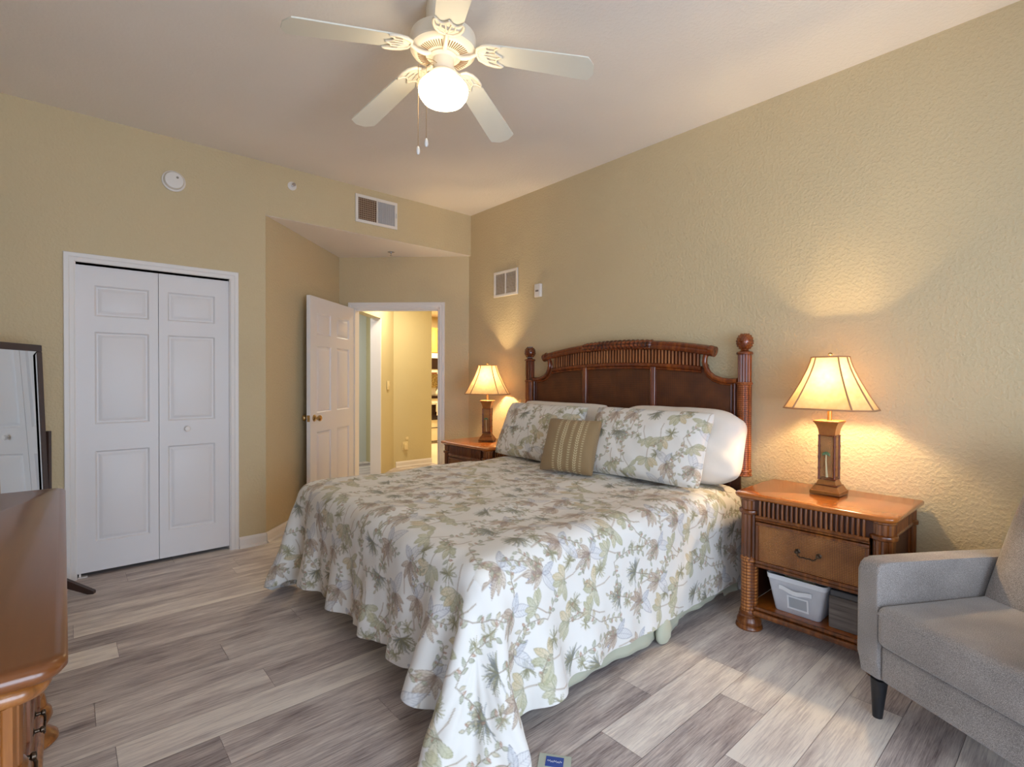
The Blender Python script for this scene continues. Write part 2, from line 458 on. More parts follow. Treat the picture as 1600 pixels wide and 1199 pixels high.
def casing(name, w, h, parent, O, U, Nn, cw=0.057, th=0.016):
    """moulded door casing around an opening of w x h, O its lower left corner on the wall"""
    O = Vector(O); U = Vector(U); Nn = Vector(Nn); Z = Vector((0, 0, 1)); bm = BM()
    prof = [(0, 0), (0, th * .55), (0.006, th * .8), (cw * .45, th * .7), (cw * .55, th), (cw - .004, th), (cw, th * .6), (cw, 0)]
    path = [(Vector((-1, 0)), (0, 0)), (Vector((-1, 1)), (0, h)), (Vector((1, 1)), (w, h)), (Vector((1, 0)), (w, 0))]
    rings = []
    for dr, (u, v) in path:
        rings.append([bm.verts.new(O + U * (u + dr.x * a) + Z * (v + dr.y * a) + Nn * b) for a, b in prof])
    ring_bridge(bm, rings)
    return obj(name, bm, M_WHITE, parent, True, 30)
casing('casing', OX1 - OX0, OZ, door1, (0, 0, 0), (1, 0, 0), (0, -1, 0))
bm = BM(); bx(bm, 0.0, 0.0035, 0, T, 0, OZ); bx(bm, OX1 - OX0 - .0035, OX1 - OX0, 0, T, 0, OZ); bx(bm, 0, OX1 - OX0, 0.001, T, OZ - 0.0, OZ + .0)
obj('jamb', bm, M_WHITE, door1, False)
bm = BM(); bx(bm, 0.006, 0.055, 0.012, 0.050, 0.001, 0.006); bx(bm, 0.012, 0.022, 0.024, 0.034, 0.006, hz)
obj('pivot_bracket', bm, M_WHITE, door1, False)
# closet interior
bm = BM()
bx(bm, OX0 - .12, OX1 + .12, YB + .70, YB + .74, 0, ZA); bx(bm, OX0 - .16, OX0 - .12, YB + T, YB + .74, 0, ZA)
bx(bm, OX1 + .12, OX1 + .16, YB + T, YB + .74, 0, ZA); bx(bm, OX0 - .16, OX1 + .16, YB + T, YB + .74, ZA - .05, ZA)
struct('wall_closet', bm, M_DARKGAP)

# ------------------------------------------------------------------ entry door, swung open into the room
door2 = bpy.data.objects.new('door_2', None); COL.objects.link(door2); door2['kind'] = 'structure'
tag(door2, 'white six panel entry door standing open into the alcove', None)
HP = A + D * (S0 + 0.006) - N * 0.012
FREE = Vector((1.560, 4.468)); U2 = (FREE - HP); DW = U2.length; U2 = U2.normalized(); DW = 0.895
N2 = Vector((-U2.y, U2.x))
if N2.dot(Vector((0, 0)) - HP) < 0: N2 = -N2      # the face that looks at the room
door2.location = (HP.x, HP.y, 0)
us = [(0.115, 0.385), (0.51, 0.78)]
leaf = door_leaf('door_leaf', DW, 2.0, us, [(a, b) for a, b in VS], (N2.x * .0, N2.y * .0, 0.012), (U2.x, U2.y, 0), (N2.x, N2.y, 0), 0.035, M_DOORW, door2)
M_BRASS = mat_plain('aged_brass', rgb(196, 168, 120), 0.22, 1.0, var=0.05)
for sgn, nm in ((1, 'door_handle'), (-1, 'door_handle')):
    bm = BM(); lathe(bm, [(0.030, 0), (0.032, 0.004), (0.024, 0.012), (0.011, 0.016), (0.010, 0.032), (0.020, 0.038), (0.028, 0.050), (0.027, 0.060), (0.018, 0.067), (0.004, 0.069)], seg=24)
    o = obj(nm, bm, M_BRASS, leaf)
    base = Vector((U2.x, U2.y)) * (DW - 0.065) + (N2 * 0.0 if sgn > 0 else -N2 * 0.035)
    o.location = (base.x, base.y, 0.932)
    nv = Vector((N2.x, N2.y, 0)) * sgn
    o.rotation_euler = nv.to_track_quat('Z', 'Y').to_euler()
bm = BM(); bmesh.ops.create_cube(bm, size=1); bmesh.ops.scale(bm, vec=(0.003, 0.026, 0.057), verts=bm.verts)
o = obj('latch_plate', bm, M_BRASS, leaf, False)
pl = U2 * (DW) - N2 * 0.0175; o.location = (pl.x, pl.y, 0.932); o.rotation_euler = (0, 0, math.atan2(U2.y, U2.x))
o = casing('casing', S1 - S0, DZ, door2, (A.x + D.x * S0 - HP.x, A.y + D.y * S0 - HP.y, 0), (D.x, D.y, 0), (-N.x, -N.y, 0))
bm = BM()
for s0, s1 in ((S0, S0 + 0.014), (S1 - 0.014, S1)):
    p = A + D * s0 - HP; q = A + D * s1 - HP; alcove_prism(bm, p, q, 0, DZ, N, T)
p = A + D * S0 - HP; q = A + D * S1 - HP; alcove_prism(bm, p, q, DZ - .014, DZ, N, T)
for s0, s1 in ((S1 - 0.026, S1 - .014),):
    p = A + D * s0 - HP + N * .04; q = A + D * s1 - HP + N * .04; alcove_prism(bm, p, q, 0, DZ, N, .03)
p = A + D * S0 - HP + N * .04; q = A + D * S1 - HP + N * .04; alcove_prism(bm, p, q, DZ - .026, DZ - .014, N, .03)
obj('jamb', bm, M_WHITE, door2, False)

# ------------------------------------------------------------------ glass door behind the viewer
win = bpy.data.objects.new('window_1', None); COL.objects.link(win); win['kind'] = 'structure'; win.location = (.62, YF - .06, 0)
bm = BM()
for x in (-1.14, -.03, .03, 1.14): bx(bm, x - .03, x + .03, -.03, .03, 0, 2.2)
bx(bm, -1.14, 1.14, -.03, .03, 0.0, .06); bx(bm, -1.14, 1.14, -.03, .03, 2.14, 2.2)
obj('window_frame', bm, M_WHITE, win, False)
t = NT('clear_window_glass'); tr = t.n('ShaderNodeBsdfTransparent'); gl = t.n('ShaderNodeBsdfGlossy'); gl.inputs['Roughness'].default_value = 0.0
fr = t.n('ShaderNodeFresnel'); fr.inputs[0].default_value = 1.25; mx = t.n('ShaderNodeMixShader')
t.l(fr.outputs[0], mx.inputs[0]); t.l(tr.outputs[0], mx.inputs[1]); t.l(gl.outputs[0], mx.inputs[2]); t.l(mx.outputs[0], t.out.inputs['Surface'])
for x0, x1 in ((-1.11, -.06), (.06, 1.11)):
    bm = BM(); bx(bm, x0, x1, -.003, .003, .06, 2.14); obj('window_pane', bm, t.m, win, False)
win = bpy.data.objects.new('window_2', None); COL.objects.link(win); win['kind'] = 'structure'; win.location = (XL - .06, -.62, 0)
bm = BM()
for y in (-1.05, 0, 1.05): bx(bm, -.03, .03, y - .03, y + .03, 0, 2.2)
bx(bm, -.03, .03, -1.05, 1.05, 0.0, .06); bx(bm, -.03, .03, -1.05, 1.05, 2.14, 2.2)
obj('window_frame', bm, M_WHITE, win, False)
for y0, y1 in ((-1.02, -.03), (.03, 1.02)):
    bm = BM(); bx(bm, -.003, .003, y0, y1, .06, 2.14); obj('window_pane', bm, t.m, win, False)

# ------------------------------------------------------------------ fittings on the walls and ceilings
M_PLASTIC = mat_plain('white_plastic', rgb(228, 220, 212), 0.4, var=0.02)
M_CHROME = mat_plain('chrome', rgb(200, 200, 205), 0.2, 1.0)
M_VENTDARK = mat_plain('vent_shadow_brown', rgb(96, 62, 40), 0.7)
M_VENTGREY = mat_plain('vent_damper_grey', rgb(176, 172, 172), 0.5)
sd = thing('smoke_detector', 'round white smoke detector high on the closet wall', 'smoke detector', (0.581, YB, 2.655))
bm = BM(); lathe(bm, [(0.070, 0), (0.071, -0.012), (0.066, -0.016)], (0, 0, 0), 40, 'Y'); obj('base', bm, M_PLASTIC, sd)
bm = BM(); lathe(bm, [(0.060, -0.014), (0.061, -0.030), (0.054, -0.040), (0.03, -0.043), (0.004, -0.0435)], (0, 0, 0), 40, 'Y'); obj('cover', bm, M_PLASTIC, sd)
bm = BM(); lathe(bm, [(0.008, -0.041), (0.008, -0.045), (0.002, -0.0455)], (0.018, 0, 0.02), 14, 'Y'); tag(obj('button', bm, mat_plain('grey_button', rgb(150, 140, 125), .5), sd), 'grey test button')
sp = thing('wall_sprinkler', 'small white sprinkler head on the upper closet wall', 'sprinkler', (1.378, YB, 2.821))
bm = BM(); lathe(bm, [(0.033, 0), (0.034, -0.006), (0.024, -0.010), (0.016, -0.010)], (0, 0, 0), 28, 'Y'); obj('escutcheon', bm, M_PLASTIC, sp)
bm = BM(); lathe(bm, [(0.009, -0.008), (0.009, -0.028), (0.005, -0.030), (0.005, -0.046), (0.014, -0.048), (0.014, -0.050)], (0, 0, 0), 16, 'Y'); obj('sprinkler_head', bm, M_CHROME, sp)
sp = thing('ceiling_sprinkler', 'small chrome sprinkler hanging from the low alcove ceiling', 'sprinkler', (2.465, 4.657, ZA))
bm = BM(); lathe(bm, [(0.034, 0), (0.034, -0.004), (0.020, -0.007), (0.012, -0.007)], seg=28); obj('escutcheon', bm, M_CHROME, sp)
bm = BM(); lathe(bm, [(0.008, -0.005), (0.008, -0.020), (0.004, -0.022), (0.004, -0.036), (0.013, -0.038), (0.013, -0.040)], seg=16); obj('sprinkler_head', bm, M_CHROME, sp)

def frame_bm(w, h, b, th, plane):   # picture-frame shaped rim, centred
    bm = BM()
    for u0, u1, v0, v1 in ((-w/2, w/2, h/2 - b, h/2), (-w/2, w/2, -h/2, -h/2 + b), (-w/2, -w/2 + b, -h/2 + b, h/2 - b), (w/2 - b, w/2, -h/2 + b, h/2 - b)):
        if plane == 'XZ': bx(bm, u0, u1, -th, 0, v0, v1, .002, 1)
        else: bx(bm, -th, 0, u0, u1, v0, v1, .002, 1)
    return bm
v = thing('supply_vent', 'white rectangular air vent with brown grid above the alcove opening', 'air vent', (2.108, YB, 2.771))
w, h = 0.402, 0.243
obj('vent_frame', frame_bm(w, h, 0.026, 0.012, 'XZ'), M_PLASTIC, v, False)
bm = BM(); bx(bm, -w/2 + .02, 0.0, -.003, -.001, -h/2 + .02, h/2 - .02); tag(obj('backing', bm, M_VENTDARK, v, False), 'dark brown left half')
bm = BM(); bx(bm, 0.0, w/2 - .02, -.004, -.001, -h/2 + .02, h/2 - .02)
for i in range(9): bx(bm, .012 + i * .019, .018 + i * .019, -.009, -.003, -h/2 + .026, h/2 - .026)
tag(obj('damper', bm, M_VENTGREY, v, False), 'pale grey ribbed right half')
bm = BM(); bx(bm, -.004, .006, -.012, -.002, -h/2 + .02, h/2 - .02); obj('mullion', bm, M_PLASTIC, v, False)
bm = BM()
for i in range(9): bx(bm, -w/2 + .038 + i * .0175, -w/2 + .041 + i * .0175, -.008, -.003, -h/2 + .026, h/2 - .026)
for i in range(10): bx(bm, -w/2 + .026, -.004, -.009, -.005, -h/2 + .037 + i * .0185, -h/2 + .0395 + i * .0185)
tag(obj('grille', bm, mat_plain('grille_tan', rgb(190, 165, 140), .5), v, False), 'tan wire grid')
bm = BM(); bx(bm, w/2 - .016, w/2 - .008, -.024, -.01, -.02, .02, .002); obj('lever', bm, M_PLASTIC, v, False)
v = thing('return_vent', 'white louvred vent in two halves high on the headboard wall', 'air vent', (XR, 3.693, 2.192))
w, h = 0.345, 0.243
obj('vent_frame', frame_bm(w, h, 0.024, 0.012, 'YZ'), M_PLASTIC, v, False)
bm = BM(); bx(bm, -.002, -.001, -w/2 + .02, w/2 - .02, -h/2 + .02, h/2 - .02); obj('backing', bm, mat_plain('vent_shadow_tan', rgb(140, 118, 88), .7), v, False)
bm = BM(); bx(bm, -.012, -.001, -.005, .005, -h/2 + .02, h/2 - .02); obj('mullion', bm, M_PLASTIC, v, False)
bm = BM()
for i in range(15):
    z = -h/2 + .032 + i * .0128
    for y0, y1 in ((-w/2 + .024, -.005), (.005, w/2 - .024)):
        quad(bm, (-.010, y0, z - .004), (-.010, y1, z - .004), (-.003, y1, z + .004), (-.003, y0, z + .004))
        quad(bm, (-.010, y0, z - .0055), (-.010, y1, z - .0055), (-.003, y1, z + .0025), (-.003, y0, z + .0025))
obj('louvre', bm, M_PLASTIC, v, False)
v = thing('alarm_sensor', 'small white alarm strobe box on the wall above the headboard', 'alarm', (XR, 3.24, 2.065))
bm = BM(); bx(bm, -.030, 0, -.038, .038, -.058, .058, .008, 3); obj('housing', bm, M_PLASTIC, v)
bm = BM(); bx(bm, -.033, -.028, -.018, .018, -.012, .004, .002)
tag(obj('lens', bm, mat_plain('grey_lens', rgb(140, 125, 118), .3), v), 'grey sensor window')
v = thing('thermostat', 'small cream switch plate at eye height on the yellow hall wall', 'wall plate', (3.345, 6.405, 1.185), PI / 4)
bm = BM(); bx(bm, -.045, .045, -.010, -.001, -.06, .06, .004); obj('plate', bm, mat_plain('cream_plastic', rgb(226, 208, 160), .4), v)
bm = BM(); bx(bm, .004, .018, -.018, -.008, -.02, .02, .003); obj('switch', bm, mat_plain('cream_plastic', rgb(226, 208, 160), .4), v)
v = thing('wall_outlet', 'cream outlet plate with plug-in device low on the hall wall', 'outlet', (3.72, 6.60, 0.34))
bm = BM(); bx(bm, -.045, .045, -.007, -.001, -.10, .02, .003); bx(bm, .005, .055, -.006, -.001, .045, .09, .003); obj('plate', bm, mat_plain('cream_plastic', rgb(226, 208, 160), .4), v)
bm = BM(); bx(bm, -.03, .02, -.04, -.007, -.09, -.01, .006); obj('plug_device', bm, mat_plain('cream_plastic', rgb(226, 208, 160), .4), v)

# ------------------------------------------------------------------ slice of kitchen seen through the door
M_MAPLE = mat_wood('maple_cabinet_wood', rgb(206, 150, 70), rgb(222, 168, 88), rgb(234, 184, 104), coat=.1)
M_CREAM = mat_plain('cream_enamel', rgb(236, 222, 190), 0.35)
M_BLACK = mat_plain('black_glass', rgb(38, 20, 16), 0.12)
bm = BM(); bx(bm, 4.175, 7.0, YB + .23, 9.1, 0.0005, 0.004); struct('floor', bm, mat_plain('cream_floor_tile', rgb(222, 205, 172), 0.35, vs=2))
c = thing('wall_cabinet', 'maple kitchen wall cabinet above the microwave', 'cabinet', (5.70, 8.8, 1.79))
bm = BM(); bx(bm, -.5, .5, .02, .29, 0, .51); obj('body', bm, M_MAPLE, c, False)
for x0, x1 in ((-.495, -.004), (.004, .495)):
    bm = BM(); bx(bm, x0, x1, 0, .02, .01, .50, .003); bx(bm, x0 + .06, x1 - .06, -.004, .002, .07, .44, .003); obj('door', bm, M_MAPLE, c, False)
c = thing('microwave_oven', 'cream microwave with dark window under the maple cabinet', 'microwave', (5.66, 8.74, 1.36))
bm = BM(); bx(bm, -.42, .42, .02, .35, 0, .42, .01); obj('body', bm, M_CREAM, c)
bm = BM(); bx(bm, -.38, .03, .005, .022, .10, .32, .004); obj('window', bm, M_BLACK, c)
bm = BM(); bx(bm, -.40, .0, .012, .022, .0, .035, .003); tag(obj('vent_strip', bm, mat_plain('brown_strip', rgb(110, 62, 30), .5), c), 'brown lower strip')
c = thing('kitchen_range', 'cream kitchen range with black oven door and towel', 'stove', (5.66, 8.5, 0.004))
bm = BM(); bx(bm, -.38, .38, .02, .58, 0.02, .88, .005); obj('body', bm, M_CREAM, c)
bm = BM(); bx(bm, -.38, .38, .0, .56, .88, .93, .004); obj('cooktop', bm, M_BLACK, c)
bm = BM(); bx(bm, -.38, .38, .54, .58, .93, 1.08, .01); obj('backguard', bm, M_CREAM, c)
bm = BM(); bx(bm, -.35, .35, -.002, .03, .46, .76, .005); obj('oven_door', bm, M_BLACK, c)
bm = BM(); bx(bm, -.37, .37, .012, .024, .30, .312); bx(bm, -.37, .37, .012, .024, .03, .05); obj('drawer_line', bm, M_BLACK, c, False)
bm = BM(); cyl(bm, (-.3, -.03, .80), (.3, -.03, .80), .012); cyl(bm, (-.28, -.03, .80), (-.28, .03, .80), .008); cyl(bm, (.28, -.03, .80), (.28, .03, .80), .008); obj('handle', bm, M_CREAM, c)
bm = BM()
pr = [(-.046, .55), (-.046, .80), (-.036, .817), (-.018, .817), (-.012, .80), (-.012, .62)]
pr2 = [(-.042, .55), (-.042, .798), (-.035, .812), (-.020, .812), (-.016, .798), (-.016, .62)]
ra = [bm.verts.new((-.20, y, z)) for y, z in pr + pr2[::-1]]; rb = [bm.verts.new((-.02, y, z)) for y, z in pr + pr2[::-1]]
ring_bridge(bm, [ra, rb])
tag(obj('dish_towel', bm, mat_plain('printed_towel', rgb(238, 226, 196), .9), None, True, loc=(5.66, 8.5, .004)), 'white dish towel hanging over the oven handle', 'towel')
k = thing('kettle', 'white kettle standing on the black cooktop', 'kettle', (5.70, 8.72, 0.934))
bm = BM(); lathe(bm, [(0.02, 0), (.085, .002), (.095, .03), (.08, .09), (.04, .125), (.012, .13), (.014, .145), (.004, .15)], seg=24); obj('body', bm, M_CREAM, k)
bm = BM(); tube(bm, [(.085 * math.cos(a), 0, .09 + .10 * math.sin(a)) for a in [PI * i / 12 for i in range(13)]], .006); obj('handle', bm, M_BLACK, k)
bm = BM(); tube(bm, [(.07, 0, .06), (.11, 0, .09), (.13, 0, .13)], [.018, .013, .009]); obj('spout', bm, M_CREAM, k)
t = NT('mosaic_backsplash'); v = t.coord('Object', (40, 40, 40)); vo = t.n('ShaderNodeTexVoronoi'); vo.inputs['Scale'].default_value = 1.0; t.l(v, vo.inputs['Vector'])
t.base(t.ramp(vo.outputs['Distance'], [(0.2, rgb(140, 105, 60)), (0.6, rgb(225, 205, 150))])); t.set(Roughness=.3)
bm = BM(); bx(bm, 4.9, 6.6, 9.085, 9.099, 1.08, 1.36)
struct('trim_2', bm, t.m)

# ------------------------------------------------------------------ comforter settled by a small position-based cloth solver
def settle_comforter(x_head=3.02, x_foot=1.05, y0=1.38, y1=3.22, ztop=.655, ovx=.385, ovy0=.40, ovy1=.32, h=.028, steps=420, iters=14, seed=5):
    """cloth laid over a rounded mattress block, its overhang falling to the floor; returns points and rest coordinates"""
    rng = np.random.default_rng(seed)
    nx = int(round((x_head - x_foot + ovx) / h)) + 1; ny = int(round((y1 - y0 + ovy0 + ovy1) / h)) + 1
    U = x_head - np.arange(nx) * h; V = y0 - ovy0 + np.arange(ny) * h
    P = np.zeros((3, nx, ny)); P[0] = U[:, None]; P[1] = V[None, :]; P[2] = ztop + .02
    rest_uv = np.stack([P[0], P[1]], -1)
    out = np.maximum(x_foot - P[0], 0) + np.maximum(y0 - P[1], 0) + np.maximum(P[1] - y1, 0)
    P[2] += .014 * np.sin(P[1] * 38 + 2 * np.sin(P[1] * 3.1)) * np.cos(P[0] * 19) * (out > 0) + rng.normal(0, .004, (nx, ny))
    Q = P.copy()
    dx = np.clip((x_foot + .02 - rest_uv[..., 0]) / .5, 0, 1); dy = np.clip(np.maximum(y0 - rest_uv[..., 1], rest_uv[..., 1] - y1) / .5, 0, 1)
    ly = h * (1 + .17 * dx); lx = h * (1 + .05 * dy)       # a little fullness in the drops makes folds
    cons = []
    def pairs(di, dj, rest, stiff):
        k = di if di else abs(dj)
        for c in range(2 * k):
            if di:
                ia = slice(c, nx - di, 2 * k); n = len(range(c, nx - di, 2 * k)); ib = slice(c + di, c + di + (n - 1) * 2 * k + 1, 2 * k)
                ja = slice(max(0, -dj), ny - max(0, dj)); jb = slice(max(0, -dj) + dj, ny - max(0, dj) + dj)
            else:
                ja = slice(c, ny - dj, 2 * k); n = len(range(c, ny - dj, 2 * k)); jb = slice(c + dj, c + dj + (n - 1) * 2 * k + 1, 2 * k)
                ia = ib = slice(0, nx)
            a = (slice(None), ia, ja); b = (slice(None), ib, jb)
            cons.append((a, b, rest[ia, ja].copy(), stiff))
    pairs(1, 0, lx, 1.0); pairs(0, 1, ly, 1.0)
    dg = np.hypot(lx, ly); pairs(1, 1, dg, .35); pairs(1, -1, dg, .35)
    pairs(2, 0, 2 * lx, .16); pairs(0, 2, 2 * ly, .10)
    pairs(4, 0, 4 * lx, .03); pairs(0, 4, 4 * ly, .012)
    r = .085
    c = np.array([(x_head + .1 + x_foot) / 2, (y0 + y1) / 2, ztop / 2 - .3])[:, None, None]
    half = np.array([(x_head + .1 - x_foot) / 2, (y1 - y0) / 2, ztop / 2 + .3])[:, None, None] - r
    dt = 1 / 60
    for s in range(steps):
        vel = (P - Q) * (.985 if s < steps * .6 else .93)
        sp = np.sqrt((vel * vel).sum(0)); vel *= np.minimum(1, .02 / np.maximum(sp, 1e-9))
        Q = P.copy(); P = P + vel; P[2] -= 9.8 * dt * dt * .6
        for it in range(iters):
            for a, b, rest, st in cons:
                D = P[b] - P[a]; L = np.sqrt(D[0] * D[0] + D[1] * D[1] + D[2] * D[2])
                D *= st * .5 * (L - rest) / np.maximum(L, 1e-6)
                P[a] += D; P[b] -= D
            if it % 3 == 2 or it == iters - 1:
                k = P - c; q = np.abs(k) - half; o = np.maximum(q, 0); ol = np.sqrt((o * o).sum(0)); sd = ol + np.minimum(q.max(0), 0) - r
                m = sd < 0
                if m.any():
                    g = np.sign(k) * o / np.maximum(ol, 1e-6)
                    deep = ol < 1e-6
                    if deep.any():
                        ax = q.argmax(0)
                        for w in range(3): g[w] = np.where(deep, np.where(ax == w, np.sign(k[w]), 0.0), g[w])
                    P -= np.where(m, sd, 0) * g
                    Q = np.where(m, Q * .55 + P * .45, Q)
                f = P[2] < .012
                P[2] = np.where(f, .012, P[2]); Q = np.where(f, Q * .3 + P * .7, Q)
        P[0, 0] = x_head
    return np.moveaxis(P, 0, 2), rest_uv

# ------------------------------------------------------------------ printed botanical fabric
class Canvas:
    """a repeating cloth print drawn leaf by leaf; colours are stored on the cloth's own points"""
    def __init__(s, size_m=0.92, n=560, seed=5, base=(226, 222, 215)):
        s.n = n; s.size = size_m; s.k = n / size_m
        s.img = np.empty((n, n, 3)); s.img[:] = base; s.rng = np.random.default_rng(seed)
    def _win(s, cx, cy, r):
        k = s.k; x0 = int(math.floor((cx - r) * k)); x1 = int(math.ceil((cx + r) * k)) + 1
        y0 = int(math.floor((cy - r) * k)); y1 = int(math.ceil((cy + r) * k)) + 1
        X, Y = np.meshgrid(np.arange(x0, x1), np.arange(y0, y1), indexing='ij')
        return X % s.n, Y % s.n, (X + .5) / k - cx, (Y + .5) / k - cy
    def blend(s, I, J, a, col):
        a = np.clip(a, 0, 1)[..., None]
        s.img[I, J] = s.img[I, J] * (1 - a) + np.array(col, float) * a
    def leaf(s, x, y, ang, L, w, fill, edge, alpha=.75, curve=0.0, vein=True, belly=0.42, soft=.0022):
        cx, cy = x + math.cos(ang) * L / 2, y + math.sin(ang) * L / 2
        I, J, dx, dy = s._win(cx, cy, L * .62 + w)
        u = (dx * math.cos(ang) + dy * math.sin(ang)) / L + .5; v = -dx * math.sin(ang) + dy * math.cos(ang)
        v = v - curve * L * (u * u)
        uu = np.clip(u, 0, 1)
        prof = w * (np.sin(PI * uu ** (math.log(.5) / math.log(belly)))) ** .8
        d = np.where((u > 0) & (u < 1), prof - np.abs(v), -1)
        ins = np.clip(d / soft + .3, 0, 1)
        grad = .55 + .45 * np.clip(np.abs(v) / (prof + 1e-6), 0, 1)
        s.blend(I, J, ins * alpha * (.55 + .6 * uu), fill)
        rim = np.clip(1 - np.abs(d - soft * .6) / (soft * .85), 0, 1) * (d > -soft)
        s.blend(I, J, rim * .62, edge)
        if vein:
            m = np.clip(1 - np.abs(v) / .0016, 0, 1) * (u > 0) * (u < .95) * (d > 0)
            s.blend(I, J, m * .5, edge)
            st = np.clip(np.sin((u * L - np.abs(v) * .9) * 2 * PI / .0125) * 2 - 1.1, 0, 1) * (d > 0)
            s.blend(I, J, st * .28, edge)
    def stroke(s, pts, w, col, alpha=.7):
        for (x0, y0), (x1, y1) in zip(pts[:-1], pts[1:]):
            L = math.hypot(x1 - x0, y1 - y0) + 1e-9; I, J, dx, dy = s._win((x0 + x1) / 2, (y0 + y1) / 2, L / 2 + w * 2)
            cx, cy = (x1 - x0) / L, (y1 - y0) / L
            a = np.clip(dx * cx + dy * cy, -L / 2, L / 2); d = np.hypot(dx - a * cx, dy - a * cy)
            s.blend(I, J, np.clip(1.4 - d / w, 0, 1) * alpha, col)
    # motifs ------------------------------------------------------------
    def tuft(s, x, y, r, col, col2, a0=0, spread=2 * PI, n=46):
        for i in range(n):
            a = a0 + s.rng.uniform(-.5, .5) * spread; l = r * s.rng.uniform(.45, 1); b = s.rng.uniform(-.5, .5)
            p = [(x, y)]
            for q in range(1, 4): p.append((x + math.cos(a + b * q / 3) * l * q / 3, y + math.sin(a + b * q / 3) * l * q / 3))
            s.stroke(p, .0017, col if s.rng.random() < .6 else col2, .6)
    def lily(s, x, y, a, sc=1.0):
        tan, brn, dk = (200, 182, 158), (164, 138, 114), (112, 92, 82)
        for da, l in ((-1.1, .085), (-.65, .105), (-.2, .12), (.25, .115), (.7, .10), (1.2, .08)):
            s.leaf(x, y, a + da, l * sc, .0145 * sc, tan if s.rng.random() < .6 else (186, 164, 140), dk, .8, curve=s.rng.uniform(-.25, .25), belly=.5)
        for da, l in ((-.45, .06), (.05, .07), (.5, .06)):
            s.leaf(x, y, a + da, l * sc, .008 * sc, brn, dk, .55, curve=s.rng.uniform(-.2, .2))
    def bird(s, x, y, a, sc=1.0):
        blu, dk = (186, 188, 194), (106, 104, 114)
        s.leaf(x, y, a, .125 * sc, .030 * sc, (210, 209, 210), dk, .75, curve=.25)
        s.leaf(x, y, a - .75, .085 * sc, .022 * sc, blu, dk, .7, curve=-.3)
        for i in range(7):       # curled comb of thin feathers
            t_ = i / 6; px = x + math.cos(a + 2.3) * (.02 + .06 * t_) * sc; py = y + math.sin(a + 2.3) * (.02 + .06 * t_) * sc
            s.leaf(px, py, a + 3.6, .038 * sc * (1 - .3 * t_), .0032 * sc, (120, 128, 160), (84, 84, 112), .8, curve=.35, vein=False)
    def palm(s, x, y, a, sc=1.0, warm=0.0):
        for k_, da in enumerate((-1.25, -.62, .05, .7, 1.35)):
            c = (196, 188, 150) if (k_ % 2) else (178, 174, 136)
            if warm and k_ > 2: c = (206, 184, 140)
            s.leaf(x, y, a + da, .088 * sc * s.rng.uniform(.85, 1.15), .0185 * sc, c, (124, 122, 96), .8, curve=s.rng.uniform(-.3, .3), belly=.62)
        s.stroke([(x, y), (x - math.cos(a) * .05, y - math.sin(a) * .05), (x - math.cos(a) * .09 + .012, y - math.sin(a) * .09)], .0024, (150, 128, 104), .7)
    def vine(s, x, y, a, sc=1.0, n=9):
        px, py = x, y; aa = a
        for i in range(n):
            aa += s.rng.uniform(-.35, .35); nx_, ny_ = px + math.cos(aa) * .022 * sc, py + math.sin(aa) * .022 * sc
            s.stroke([(px, py), (nx_, ny_)], .0018, (128, 110, 88), .75); px, py = nx_, ny_
            side = 1 if i % 2 else -1
            s.leaf(px, py, aa + side * s.rng.uniform(.7, 1.2), .034 * sc, .0085 * sc, [(168, 166, 134), (152, 152, 124), (188, 172, 138)][s.rng.integers(3)], (98, 100, 82), .8, vein=False)
            if i % 3 == 1: s.leaf(px, py, aa - side * 1.3, .022 * sc, .006 * sc, (176, 132, 104), (120, 84, 66), .8, vein=False)
    def paint(s):
        rg = s.rng; S_ = s.size; olive, olive2, slate = (116, 112, 80), (154, 146, 108), (104, 108, 110)
        g = 6; cell = S_ / g
        for r_ in range(g):
            for c_ in range(g):
                x = (c_ + .5 + .5 * (r_ % 2) + rg.uniform(-.12, .12)) * cell; y = (r_ + .5 + rg.uniform(-.12, .12)) * cell
                kind = (c_ * 2 + r_ * 3) % 5 if (c_ + r_) % 7 else rg.integers(5); a = rg.uniform(0, 2 * PI)
                down = -PI / 2 + rg.uniform(-.5, .5)
                if kind in (0, 3):
                    s.stroke([(x, y), (x + .03, y - .06), (x + .02, y - .13)], .003, (160, 136, 112), .7)
                    s.bird(x, y, down + PI + .4, .82); s.lily(x, y, down, .80); s.vine(x + .02, y + .01, a, .7, 7)
                elif kind == 1:
                    s.palm(x, y, down, .92, warm=1); s.tuft(x + cell * .42, y + .03, .045, olive, olive2)
                elif kind == 2:
                    s.tuft(x, y, .068, olive, slate, down, 3.4, 70); s.tuft(x - .03, y + .05, .04, olive2, olive, a, 5.0, 26); s.vine(x, y, down + PI, .95, 7)
                else:
                    s.vine(x, y, a, .95, 10); s.vine(x, y, a + 2.4, .85, 8); s.palm(x + .06, y - .04, down + .6, .7)
        for i in range(15):
            x, y = rg.uniform(0, S_, 2); s.vine(x, y, rg.uniform(0, 6.28), .7, 6)
        for i in range(8):
            x, y = rg.uniform(0, S_, 2); s.tuft(x, y, .035, olive2, olive, 0, 6.28, 20)
        s.img = np.array((226, 222, 215.)) + (s.img - np.array((226, 222, 215.))) * .88
        return s
    def sample(s, u, v):
        """bilinear, wrapping; u, v in metres"""
        x = (u * s.k) % s.n; y = (v * s.k) % s.n; x0 = np.floor(x).astype(int) % s.n; y0 = np.floor(y).astype(int) % s.n
        fx = (x - np.floor(x))[..., None]; fy = (y - np.floor(y))[..., None]; x1 = (x0 + 1) % s.n; y1 = (y0 + 1) % s.n
        m = s.img
        return (m[x0, y0] * (1 - fx) + m[x1, y0] * fx) * (1 - fy) + (m[x0, y1] * (1 - fx) + m[x1, y1] * fx) * fy
PRINT = Canvas().paint()

